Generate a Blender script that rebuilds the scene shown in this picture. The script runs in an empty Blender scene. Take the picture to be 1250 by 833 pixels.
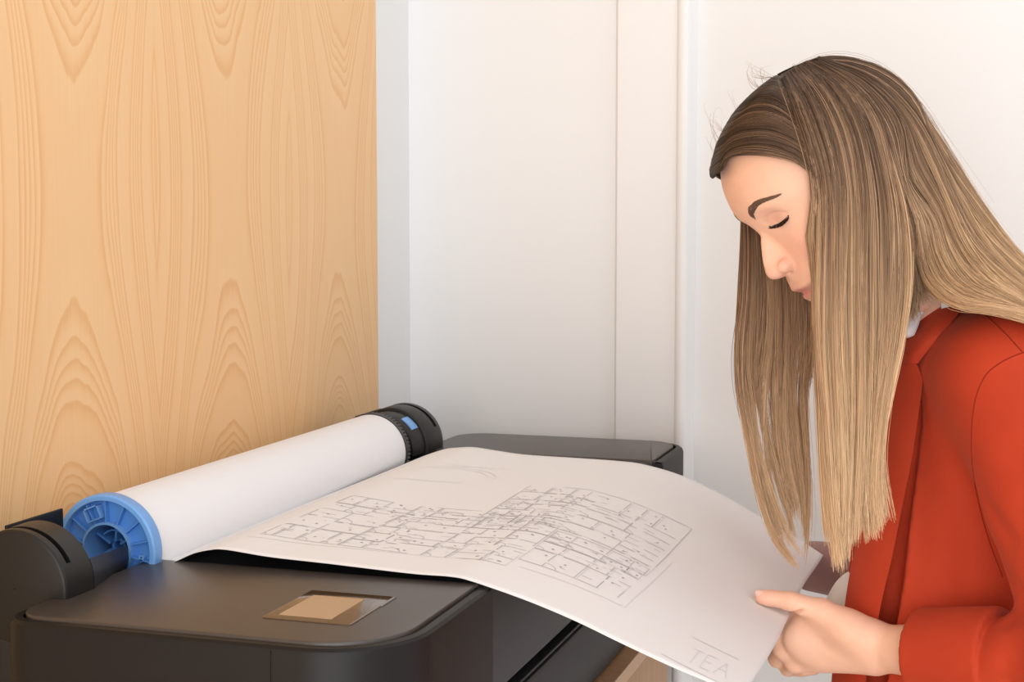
import bpy, bmesh, math, random
import numpy as np
random.seed(7); rng = np.random.default_rng(7)
PI = math.pi
SC = bpy.context.scene
COL = SC.collection

# ------------------------------------------------------------------ camera frame
F = 1860.; CX, CY = 625., 416.5
PITCH = math.atan(150 / F); YAW = math.atan(592 / math.hypot(F, 150))
CAM = np.array([0., 0., 1.36])
FW = np.array([-math.sin(YAW) * math.cos(PITCH), math.cos(YAW) * math.cos(PITCH), -math.sin(PITCH)])
RT = np.array([math.cos(YAW), math.sin(YAW), 0.]); UP = np.cross(RT, FW)
def ray(x, y): return FW + RT * (x - CX) / F - UP * (y - CY) / F
def at(x, y, D=None, X=None, Y=None, Z=None):
    """point seen at (x, y) of the photograph on a plane of the place"""
    r = ray(x, y)
    if X is not None: D = (X - CAM[0]) / r[0]
    if Y is not None: D = (Y - CAM[1]) / r[1]
    if Z is not None: D = (Z - CAM[2]) / r[2]
    return CAM + r * D

# ------------------------------------------------------------------ helpers
def mesh_obj(name, verts, faces, mat=None, parent=None, smooth=True, angle=None):
    me = bpy.data.meshes.new(name)
    verts = np.asarray(verts, dtype=np.float32)
    if isinstance(faces, np.ndarray):
        n, k = faces.shape
        me.vertices.add(len(verts)); me.vertices.foreach_set('co', verts.ravel())
        me.loops.add(n * k); me.loops.foreach_set('vertex_index', faces.ravel().astype(np.int32))
        me.polygons.add(n); me.polygons.foreach_set('loop_start', np.arange(0, n * k, k, dtype=np.int32))
        me.polygons.foreach_set('loop_total', np.full(n, k, dtype=np.int32))
        me.update(calc_edges=True)
    else:
        me.from_pydata([tuple(map(float, v)) for v in verts], [], faces)
    me.validate()
    if smooth: me.polygons.foreach_set('use_smooth', [True] * len(me.polygons))
    if angle is not None: me.set_sharp_from_angle(angle=math.radians(angle))
    if mat: me.materials.append(mat)
    o = bpy.data.objects.new(name, me); COL.objects.link(o)
    if parent: o.parent = parent; o.matrix_parent_inverse = parent.matrix_world.inverted()
    return o
def empty(name, loc, label, cat):
    o = bpy.data.objects.new(name, None); COL.objects.link(o); o.location = loc
    o['label'] = label; o['category'] = cat
    o.empty_display_size = .05
    bpy.context.view_layer.update()
    return o
def struct(o): o['kind'] = 'structure'; return o
def bm_obj(name, bm, mat, parent=None, angle=35):
    bmesh.ops.recalc_face_normals(bm, faces=bm.faces)
    me = bpy.data.meshes.new(name); bm.to_mesh(me); bm.free()
    me.polygons.foreach_set('use_smooth', [True] * len(me.polygons))
    me.set_sharp_from_angle(angle=math.radians(angle))
    if mat: me.materials.append(mat)
    o = bpy.data.objects.new(name, me); COL.objects.link(o)
    if parent: o.parent = parent; o.matrix_parent_inverse = parent.matrix_world.inverted()
    return o
def box(bm, x0, x1, y0, y1, z0, z1, bev=0, seg=2):
    r = bmesh.ops.create_cube(bm, size=1)
    for v in r['verts']:
        v.co.x = x0 + (v.co.x + .5) * (x1 - x0); v.co.y = y0 + (v.co.y + .5) * (y1 - y0); v.co.z = z0 + (v.co.z + .5) * (z1 - z0)
    if bev:
        es = list({e for v in r['verts'] for e in v.link_edges})
        bmesh.ops.bevel(bm, geom=es, offset=bev, segments=seg, profile=.5, affect='EDGES')
def box_obj(name, b, mat, parent=None, bev=0, seg=2):
    bm = bmesh.new(); box(bm, *b, bev=bev, seg=seg); return bm_obj(name, bm, mat, parent)
def rrect(x0, x1, y0, y1, radii, n=10):
    """outline with corner radii (x0y0, x1y0, x1y1, x0y1)"""
    pts = []
    for (cx, cy, sx, sy, a0), r in zip(((x0, y0, 1, 1, PI), (x1, y0, -1, 1, 1.5 * PI), (x1, y1, -1, -1, 0), (x0, y1, 1, -1, .5 * PI)), radii):
        for k in range(n + 1):
            a = a0 + k / n * PI / 2
            pts.append((cx + sx * r + r * math.cos(a), cy + sy * r + r * math.sin(a)))
    return pts
def inset(pts, d):
    n = len(pts); out = []
    P = np.array(pts)
    for i in range(n):
        a = P[(i - 1) % n]; b = P[(i + 1) % n]; t = b - a; L = np.hypot(*t)
        t = t / L if L > 1e-9 else t
        out.append((P[i][0] - t[1] * d, P[i][1] + t[0] * d))
    return out
def prism(bm, pts, levels, cap_bottom=True):
    """stack of outlines: levels = [(z, inset)], bottom to top"""
    rings = []
    for z, d in levels:
        q = inset(pts, d) if d else pts
        rings.append([bm.verts.new((x, y, z)) for x, y in q])
    n = len(pts)
    for a, b in zip(rings, rings[1:]):
        for i in range(n): bm.faces.new((a[i], a[(i + 1) % n], b[(i + 1) % n], b[i]))
    bm.faces.new(rings[-1])
    if cap_bottom: bm.faces.new(rings[0][::-1])
def lathe(bm, prof, c, a0=0, a1=2 * PI, n=64, closed=False):
    """profile [(y, r)] turned about an axis along Y through c=(x,z)"""
    full = abs(a1 - a0 - 2 * PI) < 1e-6
    m = n if full else n + 1
    rows = []
    for k in range(m):
        a = a0 + (a1 - a0) * k / n
        rows.append([bm.verts.new((c[0] + r * math.cos(a), y, c[1] + r * math.sin(a))) for y, r in prof])
    L = len(prof)
    for k in range(n):
        A = rows[k]; B = rows[(k + 1) % m]
        for i in range(L if closed else L - 1):
            j = (i + 1) % L
            try: bm.faces.new((A[i], A[j], B[j], B[i]))
            except ValueError: pass
    if not full and closed:
        bm.faces.new(rows[0]); bm.faces.new(rows[-1][::-1])

def spline(xs, ys, n=400):
    xs = np.array(xs, float); ys = np.array(ys, float)
    o = np.argsort(xs); xs = xs[o]; ys = ys[o]
    h = np.diff(xs); d = np.diff(ys) / h
    m = np.zeros(len(xs)); m[0] = d[0]; m[-1] = d[-1]
    for i in range(1, len(xs) - 1):
        if d[i - 1] * d[i] > 0:
            w1 = 2 * h[i] + h[i - 1]; w2 = h[i] + 2 * h[i - 1]
            m[i] = (w1 + w2) / (w1 / d[i - 1] + w2 / d[i])
    X = np.linspace(xs[0], xs[-1], n); i = np.clip(np.searchsorted(xs, X) - 1, 0, len(h) - 1)
    t = (X - xs[i]) / h[i]
    Y = ((1 + 2 * t) * (1 - t) ** 2) * ys[i] + t * (1 - t) ** 2 * h[i] * m[i] + t * t * (3 - 2 * t) * ys[i + 1] + t * t * (t - 1) * h[i] * m[i + 1]
    return lambda v: np.interp(v, X, Y)
def catmull(P, n):
    P = np.asarray(P, float)
    Q = np.vstack([2 * P[0] - P[1], P, 2 * P[-1] - P[-2]])
    d = np.concatenate([[0], np.cumsum(np.linalg.norm(np.diff(P, axis=0), axis=1))])
    s = np.linspace(0, d[-1], n); out = []
    for v in s:
        i = min(max(np.searchsorted(d, v) - 1, 0), len(P) - 2)
        t = (v - d[i]) / max(d[i + 1] - d[i], 1e-9)
        a, b, c, e = Q[i:i + 4]
        out.append(.5 * ((2 * b) + (-a + c) * t + (2 * a - 5 * b + 4 * c - e) * t * t + (-a + 3 * b - 3 * c + e) * t ** 3))
    return np.array(out)

# ------------------------------------------------------------------ materials
def mat(name, color, rough=.5, spec=.5, **kw):
    m = bpy.data.materials.new(name); m.use_nodes = True
    b = m.node_tree.nodes['Principled BSDF']
    b.inputs['Base Color'].default_value = (*color, 1); b.inputs['Roughness'].default_value = rough
    b.inputs['Specular IOR Level'].default_value = spec
    for k, v in kw.items(): b.inputs[k.replace('_', ' ')].default_value = v
    return m
class NT:
    def __init__(s, m): s.t = m.node_tree; s.b = s.t.nodes['Principled BSDF']
    def n(s, typ, **kw):
        x = s.t.nodes.new(typ)
        for k, v in kw.items(): setattr(x, k, v)
        return x
    def link(s, a, b): s.t.links.new(a, b)
    def m(s, op, a, b=None, c=None):
        x = s.n('ShaderNodeMath', operation=op)
        for i, v in enumerate((a, b, c)):
            if v is None: continue
            if isinstance(v, (int, float)): x.inputs[i].default_value = v
            else: s.link(v, x.inputs[i])
        return x.outputs[0]
    def noise(s, vec, scale, detail=3, rough=.5):
        x = s.n('ShaderNodeTexNoise'); x.inputs['Scale'].default_value = scale
        x.inputs['Detail'].default_value = detail; x.inputs['Roughness'].default_value = rough
        if vec is not None: s.link(vec, x.inputs['Vector'])
        return x.outputs['Fac']
    def bump(s, h, strength, dist):
        x = s.n('ShaderNodeBump'); x.inputs['Strength'].default_value = strength; x.inputs['Distance'].default_value = dist
        s.link(h, x.inputs['Height']); s.link(x.outputs[0], s.b.inputs['Normal'])
    def ramp(s, fac, stops):
        x = s.n('ShaderNodeValToRGB'); e = x.color_ramp.elements
        while len(e) < len(stops): e.new(.5)
        for q, (p, c) in zip(e, stops): q.position = p; q.color = (*c, 1)
        s.link(fac, x.inputs[0]); return x.outputs[0]

def wood_mat(name, pale, mid, deep, z0=1.40, y0=1.293, per=.318, rough=.42):
    """plain-sawn veneer, leaves repeating along Y, cathedral figure along Z"""
    m = mat(name, mid, rough, .35); t = NT(m)
    g = t.n('ShaderNodeNewGeometry'); sep = t.n('ShaderNodeSeparateXYZ'); t.link(g.outputs['Position'], sep.inputs[0])
    x, y, z = sep.outputs
    # slow wander of the grain, stretched along Z
    mp = t.n('ShaderNodeMapping'); mp.inputs['Scale'].default_value = (1, 1, .16); t.link(g.outputs['Position'], mp.inputs['Vector'])
    w1 = t.noise(mp.outputs[0], 7, 2); w2 = t.noise(mp.outputs[0], 34, 2)
    wob = t.m('ADD', t.m('MULTIPLY', t.m('SUBTRACT', w1, .5), .034), t.m('MULTIPLY', t.m('SUBTRACT', w2, .5), .0035))
    yy = t.m('ADD', y, wob)
    leaf = t.m('DIVIDE', t.m('SUBTRACT', yy, y0 - per / 2), per)
    fr = t.m('SUBTRACT', leaf, t.m('FLOOR', leaf))
    yc = t.m('MULTIPLY', t.m('SUBTRACT', fr, .5), per)
    dz = t.m('SUBTRACT', z, t.m('ADD', z0, t.m('MULTIPLY', t.m('SUBTRACT', w1, .5), .22)))
    gz = t.m('SUBTRACT', .115, t.m('MULTIPLY', t.m('MULTIPLY', dz, dz), .62))
    gz = t.m('MAXIMUM', gz, .0)
    r = t.m('SQRT', t.m('ADD', t.m('MULTIPLY', yc, yc), t.m('MULTIPLY', gz, gz)))
    r = t.m('ADD', r, t.m('MULTIPLY', t.m('SUBTRACT', w2, .5), .004))
    q = t.m('MULTIPLY', r, 150.)
    q = t.m('ADD', q, t.m('MULTIPLY', t.m('SINE', t.m('MULTIPLY', r, 190.)), .8))
    saw = t.m('SUBTRACT', q, t.m('FLOOR', q))
    band = t.m('POWER', saw, 2.2)
    band = t.m('MULTIPLY', band, t.m('SUBTRACT', 1., t.m('POWER', saw, 14.)))
    # fine pores
    mp2 = t.n('ShaderNodeMapping'); mp2.inputs['Scale'].default_value = (1, 1, .02); t.link(g.outputs['Position'], mp2.inputs['Vector'])
    pore = t.noise(mp2.outputs[0], 420, 2)
    big = t.noise(mp.outputs[0], 5, 1)
    v = t.m('ADD', t.m('MULTIPLY', band, .62), t.m('ADD', t.m('MULTIPLY', pore, .22), t.m('MULTIPLY', big, .25)))
    c = t.ramp(v, [(.12, pale), (.45, mid), (.92, deep)])
    t.link(c, t.b.inputs['Base Color'])
    t.bump(pore, .08, .0004)
    return m
WOOD = wood_mat('pale_wood_veneer', (.83, .55, .30), (.79, .475, .225), (.68, .335, .135))
SHELFWOOD = wood_mat('cabinet_wood', (.56, .33, .165), (.47, .26, .12), (.36, .18, .075), per=.2)
EDGEWOOD = mat('board_edge_wood', (.68, .46, .28), .5)
WALLM = mat('white_painted_wall', (.785, .787, .785), .75, .2)
t = NT(WALLM); t.bump(t.noise(None, 60, 4), .05, .001)
TRIMM = mat('white_satin_trim', (.80, .803, .803), .4, .4)
FLOORM = mat('grey_floor', (.78, .775, .76), .6)
def plastic(name, c, rough=.42, spec=.5):
    m = mat(name, c, rough, spec); t = NT(m)
    g = t.n('ShaderNodeNewGeometry'); t.bump(t.noise(g.outputs['Position'], 2200, 2), .12, .0002); return m
LIDM = plastic('charcoal_satin_plastic', (.050, .039, .033), .36, .6)
BODYM = plastic('charcoal_plastic', (.008, .0068, .0062), .45, .25)
PANELM = plastic('graphite_plastic', (.022, .023, .026), .45, .35)
HOUSEM = plastic('dark_grey_holder_plastic', (.010, .009, .008), .38, .35)
BLACKM = mat('black_plastic', (.006, .006, .007), .5, .3)
GLASSM = mat('display_glass', (.11, .066, .036), .08, .6)  # brown base holds the wood wall's reflection in the glass
LCDM = mat('display_panel', (.42, .28, .175), .10, .6)  # panel is off; warm base mostly stands in for reflected wood
BEZELM = mat('glossy_bezel', (.25, .23, .22), .25, .6)
BLUEM = mat('blue_plastic', (.09, .27, .66), .38, .45)
BLUED = mat('light_blue_plastic', (.16, .36, .72), .35, .45)
PAPERM = mat('white_paper', (.80, .79, .80), .7, .15)
t = NT(PAPERM); g_ = t.n('ShaderNodeNewGeometry'); t.bump(t.noise(g_.outputs['Position'], 9, 3), .25, .006)
SHEETM = mat('white_drawing_paper', (.775, .755, .75), .75, .12)
t = NT(SHEETM); g_ = t.n('ShaderNodeNewGeometry'); t.bump(t.noise(g_.outputs['Position'], 6, 2), .3, .008)
INKM = mat('pale_grey_ink', (.57, .54, .545), .8, .1)
INKF = mat('faint_grey_ink', (.70, .67, .67), .8, .1)
INKD = mat('grey_ink', (.46, .43, .44), .8, .1)

# ------------------------------------------------------------------ room
XW = -.86; YB = 2.20
def quad_box(name, b, m, bev=0): return struct(box_obj(name, b, m, bev=bev))
quad_box('floor', (-3, 4, -2.5, YB + .1, -.05, 0), FLOORM)
quad_box('wall_left', (XW - .12, XW - .004, -2.5, YB, 0, 2.75), WALLM)
pan = quad_box('trim_1', (XW - .003, XW, -2.0, 2.062, 0, 2.75), WOOD)
quad_box('wall_back', (XW - .12, 4.0, YB, YB + .1, 0, 2.75), WALLM)
quad_box('wall_right', (4.0, 4.1, -2.5, YB + .1, 0, 2.75), WALLM)
# shallow stepped jamb on the back wall: a groove at one side, a rounded bead at the other
bm = bmesh.new()
prof = [(-.538, 0), (-.5345, -.006), (-.5325, -.011), (-.52, -.0125), (-.45, -.0125), (-.4445, -.0125), (-.4425, -.019), (-.4385, -.022), (-.429, -.022), (-.4255, -.019), (-.4235, -.010), (-.419, -.006), (-.417, 0)]
ra = [bm.verts.new((x, YB + y, 0)) for x, y in prof]; rb = [bm.verts.new((x, YB + y, 2.7)) for x, y in prof]
for i in range(len(prof) - 1): bm.faces.new((ra[i], ra[i + 1], rb[i + 1], rb[i]))
bm.faces.new(ra); bm.faces.new(rb[::-1])
struct(bm_obj('trim_2', bm, TRIMM, angle=50))

# ------------------------------------------------------------------ wooden cabinet under the printer
cab = empty('cabinet', (-.6, 1.5, 0), 'wooden cabinet carrying the dark wide-format printer', 'cabinet')
ZT = .841
box_obj('top_board', (XW + .002, -.398, .92, 2.13, ZT - .0175, ZT - .0005), SHELFWOOD, cab, .0005)
box_obj('edge_band', (-.398, -.3965, .92, 2.13, ZT - .0175, ZT - .0005), EDGEWOOD, cab)
box_obj('carcass', (XW + .004, -.452, .95, 2.10, .06, ZT - .018), SHELFWOOD, cab, .001)
box_obj('plinth', (XW + .01, -.49, .97, 2.08, 0, .0598), BODYM, cab)
for y0, y1 in ((.952, 1.522), (1.526, 2.098)):
    d = box_obj('door', (-.4515, -.433, y0, y1, .064, ZT - .020), SHELFWOOD, cab, .0008)
    yh = 1.49 if y0 < 1.2 else 1.56
    box_obj('handle', (-.4328, -.421, yh - .006, yh + .006, .52, .66), BEZELM, d, .003)

# ------------------------------------------------------------------ printer
ZL = 1.047
pr = empty('printer', (-.58, 1.55, ZT), 'charcoal wide-format printer with a small square display on its near lid', 'printer')
AX, AZ = -.771, 1.0565
# body: near block, far block, lower chassis between
def block(y0, y1, r):
    bm = bmesh.new(); pts = rrect(-.744, -.404, y0, y1, r, 14)
    prism(bm, pts, [(ZT, .004), (ZT + .006, 0), (ZL - .0085, 0), (ZL - .0045, .0012), (ZL - .0025, .004), (ZL - .0022, .010), (ZL - .010, .0105), (ZL - .012, .0135)])
    return bm
bm_obj('side_housing', block(.998, 1.2205, (.030, .078, .0015, .004)), BODYM, pr, 28)
bm_obj('side_housing', block(1.9195, 2.104, (.004, .0015, .055, .055)), BODYM, pr, 28)
bm = bmesh.new(); prism(bm, rrect(-.7365, -.4175, 1.0105, 1.2200, (.027, .066, .001, .004), 14), [(ZL - .0095, 0), (ZL - .0012, 0), (ZL - .0003, .0006), (ZL, .0018)])
bm_obj('lid', bm, LIDM, pr, 40)
bm = bmesh.new(); prism(bm, rrect(-.7385, -.4185, 1.9202, 2.0935, (.004, .001, .044, .044), 14), [(ZL - .0095, 0), (ZL - .0012, 0), (ZL - .0003, .0006), (ZL, .0018)])
bm_obj('lid', bm, LIDM, pr, 40)
# seam where the near block's corner cover meets its side wall
box_obj('seam', (-.5045, -.5037, .9974, 1.002, ZT + .004, ZL - .006), BLACKM, pr)
# middle: chassis, upper front panel, slot, lower front panel, top cover
box_obj('chassis', (-.745, -.436, 1.2210, 1.9190, ZT + .0, .945), BLACKM, pr)
bm = bmesh.new()
for y0, y1 in ((1.2215, 1.9185),):
    pr_ = [(-.437, .938), (-.4165, .9375), (-.4150, .941), (-.4150, 1.035), (-.418, 1.0415), (-.425, 1.0440), (-.735, 1.0420), (-.742, 1.036), (-.742, .938)]
    a = [bm.verts.new((x, y0, z)) for x, z in pr_]; b = [bm.verts.new((x, y1, z)) for x, z in pr_]
    for i in range(len(pr_)): j = (i + 1) % len(pr_); bm.faces.new((a[i], a[j], b[j], b[i]))
    bm.faces.new(a[::-1]); bm.faces.new(b)
bm_obj('top_cover', bm, PANELM, pr, 40)
bm = bmesh.new(); pr_ = [(-.44, ZT + .001), (-.4185, ZT + .001), (-.4150, ZT + .005), (-.4150, .9165), (-.4165, .9195), (-.424, .9215), (-.44, .9215)]
a = [bm.verts.new((x, 1.2215, z)) for x, z in pr_]; b = [bm.verts.new((x, 1.9185, z)) for x, z in pr_]
for i in range(len(pr_)): j = (i + 1) % len(pr_); bm.faces.new((a[i], a[j], b[j], b[i]))
bm.faces.new(a[::-1]); bm.faces.new(b)
bm_obj('front_panel', bm, PANELM, pr, 40)
box_obj('slot_lip', (-.432, -.4175, 1.2215, 1.9185, .9218, .9250), PANELM, pr, .001)
# display
bm = bmesh.new(); prism(bm, rrect(-.5425, -.4665, 1.0595, 1.1515, (.003,) * 4, 5), [(ZL - .001, 0), (ZL + .0007, 0), (ZL + .0010, .0006)])
scr = bm_obj('display', bm, GLASSM, pr, 40)
bm = bmesh.new(); prism(bm, rrect(-.5325, -.487, 1.0695, 1.135, (.0005,) * 4, 2), [(ZL + .0010, 0), (ZL + .0013, 0)])
bm_obj('screen', bm, LCDM, scr, 40)
bm = bmesh.new(); box(bm, -.4666, -.4655, 1.12, 1.1515, ZL, ZL + .0014, .0004); bm_obj('bezel_edge', bm, BEZELM, scr)

# roll holders: each a housing barrel, groove ring, cradle stub
def holder(y_face, y_in, r_face, r_in, sgn):
    """barrel from y_face (outer end) to y_in (towards the roll)"""
    bm = bmesh.new()
    def r_at(f): return r_face + (r_in - r_face) * f
    L = y_in - y_face
    K = L * .22; W_ = L * .15
    pf = [(0, .0005), (0, r_face - .0035), (L * .02, r_face - .0012), (L * .06, r_face), (K, r_at(.22)), (K, r_at(.22) - .009), (K + W_, r_at(.34) - .009), (K + W_, r_at(.34)),
          (L * .96, r_at(.96)), (L * .99, r_in - .0008), (L, r_in - .003), (L, .0005)]
    prof = [(y_face + y, r) for y, r in pf]
    lathe(bm, prof, (AX, AZ - .004), n=96)
    h = bm_obj('roll_holder', bm, HOUSEM, pr, 30)
    # the groove only runs over the top: the rest of the ring is filled
    bm = bmesh.new(); y0_ = y_face + K; y1_ = y_face + K + W_
    lathe(bm, [(y0_, r_at(.22) - .009), (y0_, r_at(.22)), (y1_, r_at(.34)), (y1_, r_at(.34) - .009)], (AX, AZ - .004), a0=math.radians(118), a1=math.radians(360 + 27), n=64, closed=True)
    bm_obj('groove_fill', bm, HOUSEM, h, 30)
    bm = bmesh.new()
    lathe(bm, [(y0_, r_at(.22) - .0092), (y0_, r_at(.22) - .0084), (y1_, r_at(.34) - .0084), (y1_, r_at(.34) - .0092)], (AX, AZ - .004), a0=math.radians(20), a1=math.radians(120), n=48, closed=True)
    bm_obj('groove', bm, BLACKM, h, 30)
    return h
h1 = holder(1.063, 1.104, .0495, .0502, 1)
bm = bmesh.new(); box(bm, XW + .006, -.7455, 1.0632, 1.150, ZT + .0005, AZ - .012, .002, 2)
bm_obj('holder_arm', bm, HOUSEM, pr)
bm = bmesh.new(); box(bm, XW + .006, -.7455, 1.866, 1.944, ZT + .0005, AZ - .012, .002, 2)
bm_obj('holder_arm', bm, HOUSEM, pr)
bm = bmesh.new(); box(bm, -.803, -.800, 1.095, 1.177, AZ - .02, 1.0978, .0006)
bm_obj('back_stop', bm, BLACKM, h1)
# tapering cradle, open on top, reaching towards the hub
bm = bmesh.new()
lathe(bm, [(1.1035, .040), (1.1035, .0500), (1.112, .0470), (1.150, .0375), (1.190, .0288), (1.1935, .0275), (1.1935, .0225)], (AX, AZ - .004), a0=math.radians(-205), a1=math.radians(24), n=48, closed=True)
bm_obj('cradle', bm, HOUSEM, h1, 30)

h2 = holder(1.952, 1.893, .0535, .0530, -1)
bm = bmesh.new(); box(bm, -.803, -.800, 1.845, 1.93, AZ - .02, 1.099, .0006)
bm_obj('back_stop', bm, BLACKM, h2)
bm = bmesh.new()
lathe(bm, [(1.853, .030), (1.853, .0462), (1.856, .0480), (1.894, .0490), (1.894, .030)], (AX, AZ - .004), a0=math.radians(-6), a1=math.radians(118), n=48, closed=True)
sh = bm_obj('shroud', bm, HOUSEM, h2, 30)
bm = bmesh.new()
lathe(bm, [(1.866, .044), (1.866, .0495), (1.8675, .0502), (1.8865, .0502), (1.888, .0495), (1.888, .044)], (AX, AZ - .004), a0=math.radians(35), a1=math.radians(59), n=12, closed=True)
bm_obj('latch', bm, BLUED, sh, 30)

# toothed black hub at the far end of the roll
bm = bmesh.new()
N = 60; A = []; B = []
yy0, yy1 = 1.8235, 1.8365
for k in range(N * 4):
    r = .0500 if (k % 4) in (1, 2) else .0478
    a = 2 * PI * k / (N * 4)
    A.append(bm.verts.new((AX + r * math.cos(a), yy0 + .003, AZ + r * math.sin(a)))); B.append(bm.verts.new((AX + r * math.cos(a), yy1, AZ + r * math.sin(a))))
M = len(A)
for k in range(M): bm.faces.new((A[k], A[(k + 1) % M], B[(k + 1) % M], B[k]))
bm.faces.new(A[::-1]); bm.faces.new(B)
lathe(bm, [(yy0 - .0005, .030), (yy0 - .0005, .0497), (yy0 + .0035, .0500), (yy0 + .0035, .030)], (AX, AZ), n=96, closed=True)
lathe(bm, [(yy1, .002), (yy1, .0445), (1.8528, .0430), (1.8528, .002)], (AX, AZ), n=64, closed=True)
bm_obj('toothed_hub', bm, plastic('hub_black_plastic', (.03, .03, .031), .35), pr, 30)

# blue hub at the near end of the roll
Y0 = 1.198; Y1 = 1.212
hub = bmesh.new()
lathe(hub, [(Y1, .0455), (Y0 + .0015, .0455), (Y0, .0463), (Y0, .0500), (Y0 + .0012, .0516), (Y1 - .002, .0520), (Y1, .0512)], (AX, AZ), n=96, closed=True)
hub = bm_obj('blue_hub', hub, BLUED, pr, 30)
bm = bmesh.new(); lathe(bm, [(Y0 + .009, .0240), (Y0 + .009, .0457), (Y1 + .001, .0457), (Y1 + .001, .0240)], (AX, AZ), n=96, closed=True)
bm_obj('hub_disc', bm, BLUEM, hub, 30)
bm = bmesh.new(); lathe(bm, [(Y0 + .0015, .0235), (Y0 + .0015, .0258), (Y0 + .06, .0258), (Y0 + .06, .0235)], (AX, AZ), n=64, closed=True)
bm_obj('inner_ring', bm, BLUED, hub, 30)
for k in range(14):
    a = 2 * PI * k / 14 + .25
    bm = bmesh.new(); box(bm, .0250, .0460, Y0 + .003, Y0 + .0092, -.0006, .0006)
    for v in bm.verts:
        x, z = v.co.x, v.co.z; v.co.x = AX + x * math.cos(a) - z * math.sin(a); v.co.z = AZ + x * math.sin(a) + z * math.cos(a)
    bm_obj('rib', bm, BLUEM, hub)
# boxed pocket between two ribs
aP = math.radians(112)
bm = bmesh.new()
for (x0, x1, z0, z1) in ((.0290, .0302, -.0065, .0065), (.0410, .0422, -.0080, .0080), (.0290, .0422, -.0080, -.0068), (.0290, .0422, .0068, .0080)):
    box(bm, x0, x1, Y0 + .0005, Y0 + .0092, z0, z1)
for v in bm.verts:
    x, z = v.co.x, v.co.z; v.co.x = AX + x * math.cos(aP) - z * math.sin(aP); v.co.z = AZ + x * math.sin(aP) + z * math.cos(aP)
bm_obj('pocket', bm, BLUED, hub)
aS = math.radians(-8)
bm = bmesh.new(); lathe(bm, [(Y0 + .003, .0012), (Y0 + .003, .0027), (Y0 + .0095, .0027), (Y0 + .0095, .0012)], (AX + .0360 * math.cos(aS), AZ + .0360 * math.sin(aS)), n=20, closed=True)
bm_obj('screw_boss', bm, BLUED, hub)
# inner spokes seen through the bore, on a dark back
bm = bmesh.new(); lathe(bm, [(1.245, .0005), (1.245, .0230), (1.248, .0230), (1.248, .0005)], (AX, AZ), n=40, closed=True)
bm_obj('bore_back', bm, BLACKM, hub)
bm = bmesh.new()
for a in (.5, 1.5, 2.6, 3.7, 4.7, 5.8):
    i0 = len(bm.verts); box(bm, .006, .0230, 1.215, 1.243, -.0011, .0011); bm.verts.ensure_lookup_table()
    for v in list(bm.verts)[i0:]:
        x, z = v.co.x, v.co.z; v.co.x = AX + x * math.cos(a) - z * math.sin(a); v.co.z = AZ + x * math.sin(a) + z * math.cos(a)
lathe(bm, [(1.221, .0045), (1.221, .0072), (1.243, .0072), (1.243, .0045)], (AX, AZ), n=32, closed=True)
lathe(bm, [(1.214, .0150), (1.214, .0165), (1.243, .0165), (1.243, .0150)], (AX, AZ), a0=.2, a1=2.4, n=32, closed=True)
bm_obj('spokes', bm, BLUEM, hub)

# ------------------------------------------------------------------ paper roll
RR = .0482
roll = empty('paper_roll', (AX, 1.52, AZ), 'thick roll of blank white paper on blue and black hubs behind the printer lids', 'paper roll')
bm = bmesh.new()
lathe(bm, [(1.2125, .0262), (1.2125, RR - .0003), (1.2130, RR), (1.8228, RR), (1.8232, RR - .0003), (1.8232, .0262)], (AX, AZ), n=128, closed=True)
bm_obj('rolled_paper', bm, PAPERM, roll, 30)

# ------------------------------------------------------------------ printed sheet
near = [(178, 690.5), (190, 690), (203, 688.5), (215, 685), (235, 676), (255, 671.5), (275, 671), (330, 680), (400, 688), (500, 700), (550, 704), (577, 710), (640, 732), (700, 757), (760, 786), (820, 814), (870, 835), (907, 851)]
far = [(500, 565), (512, 559), (528, 553), (545, 548), (560, 546.5), (578, 546), (605, 550), (640, 555), (700, 559), (755, 563), (785, 567), (830, 580), (880, 603), (935, 635), (970, 655), (1005, 678)]
PN = catmull([at(x, y, Y=1.2125) for x, y in near], 121)
PF = catmull([at(x, y, Y=1.8230) for x, y in far], 121)
NS, NTT = 121, 61
def sheet_grid():
    S = np.linspace(0, 1, NTT)[None, :, None]
    P = PN[:, None, :] * (1 - S) + PF[:, None, :] * S
    # gentle buckling of the hanging sheet, dying out at edges and over the printer
    u = np.linspace(0, 1, NS)[:, None]; v = np.linspace(0, 1, NTT)[None, :]
    P[:, :, 2] += .006 * np.clip((u - .45) / .55, 0, 1) * np.sin(PI * v) * np.sin(2.2 * PI * v + 3 * u)
    P[:, :, 2] += .0025 * np.sin(PI * v) * np.sin(PI * u) * np.sin(9 * u + 5 * v)
    return P
SP = sheet_grid()
def grid_faces(n, m):
    i = np.arange(n - 1)[:, None] * m + np.arange(m - 1)[None, :]
    return np.stack([i, i + m, i + m + 1, i + 1], -1).reshape(-1, 4)
def sheet_normals(P):
    du = np.gradient(P, axis=0); dv = np.gradient(P, axis=1); n = np.cross(du, dv)
    n /= np.linalg.norm(n, axis=2, keepdims=True); n[n[:, :, 2] < 0] *= -1; return n
SN = sheet_normals(SP)
top = SP.reshape(-1, 3); bot = (SP - SN * .0004).reshape(-1, 3); n0 = len(top)
gf = grid_faces(NS, NTT)
idx = np.arange(n0).reshape(NS, NTT)
loop = np.concatenate([idx[:, 0], idx[-1, 1:], idx[-2::-1, -1], idx[0, -2:0:-1]])
rim = np.stack([loop, np.roll(loop, -1), np.roll(loop, -1) + n0, loop + n0], -1)
sheet = empty('plan_sheet', tuple(at(700, 640, Z=1.045)), 'large white sheet with a printed floor plan draped over the printer', 'paper')
fc = np.vstack([gf[:, ::-1], gf + n0, rim])
mesh_obj('paper', np.vstack([top, bot]), fc, SHEETM, sheet)

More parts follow.
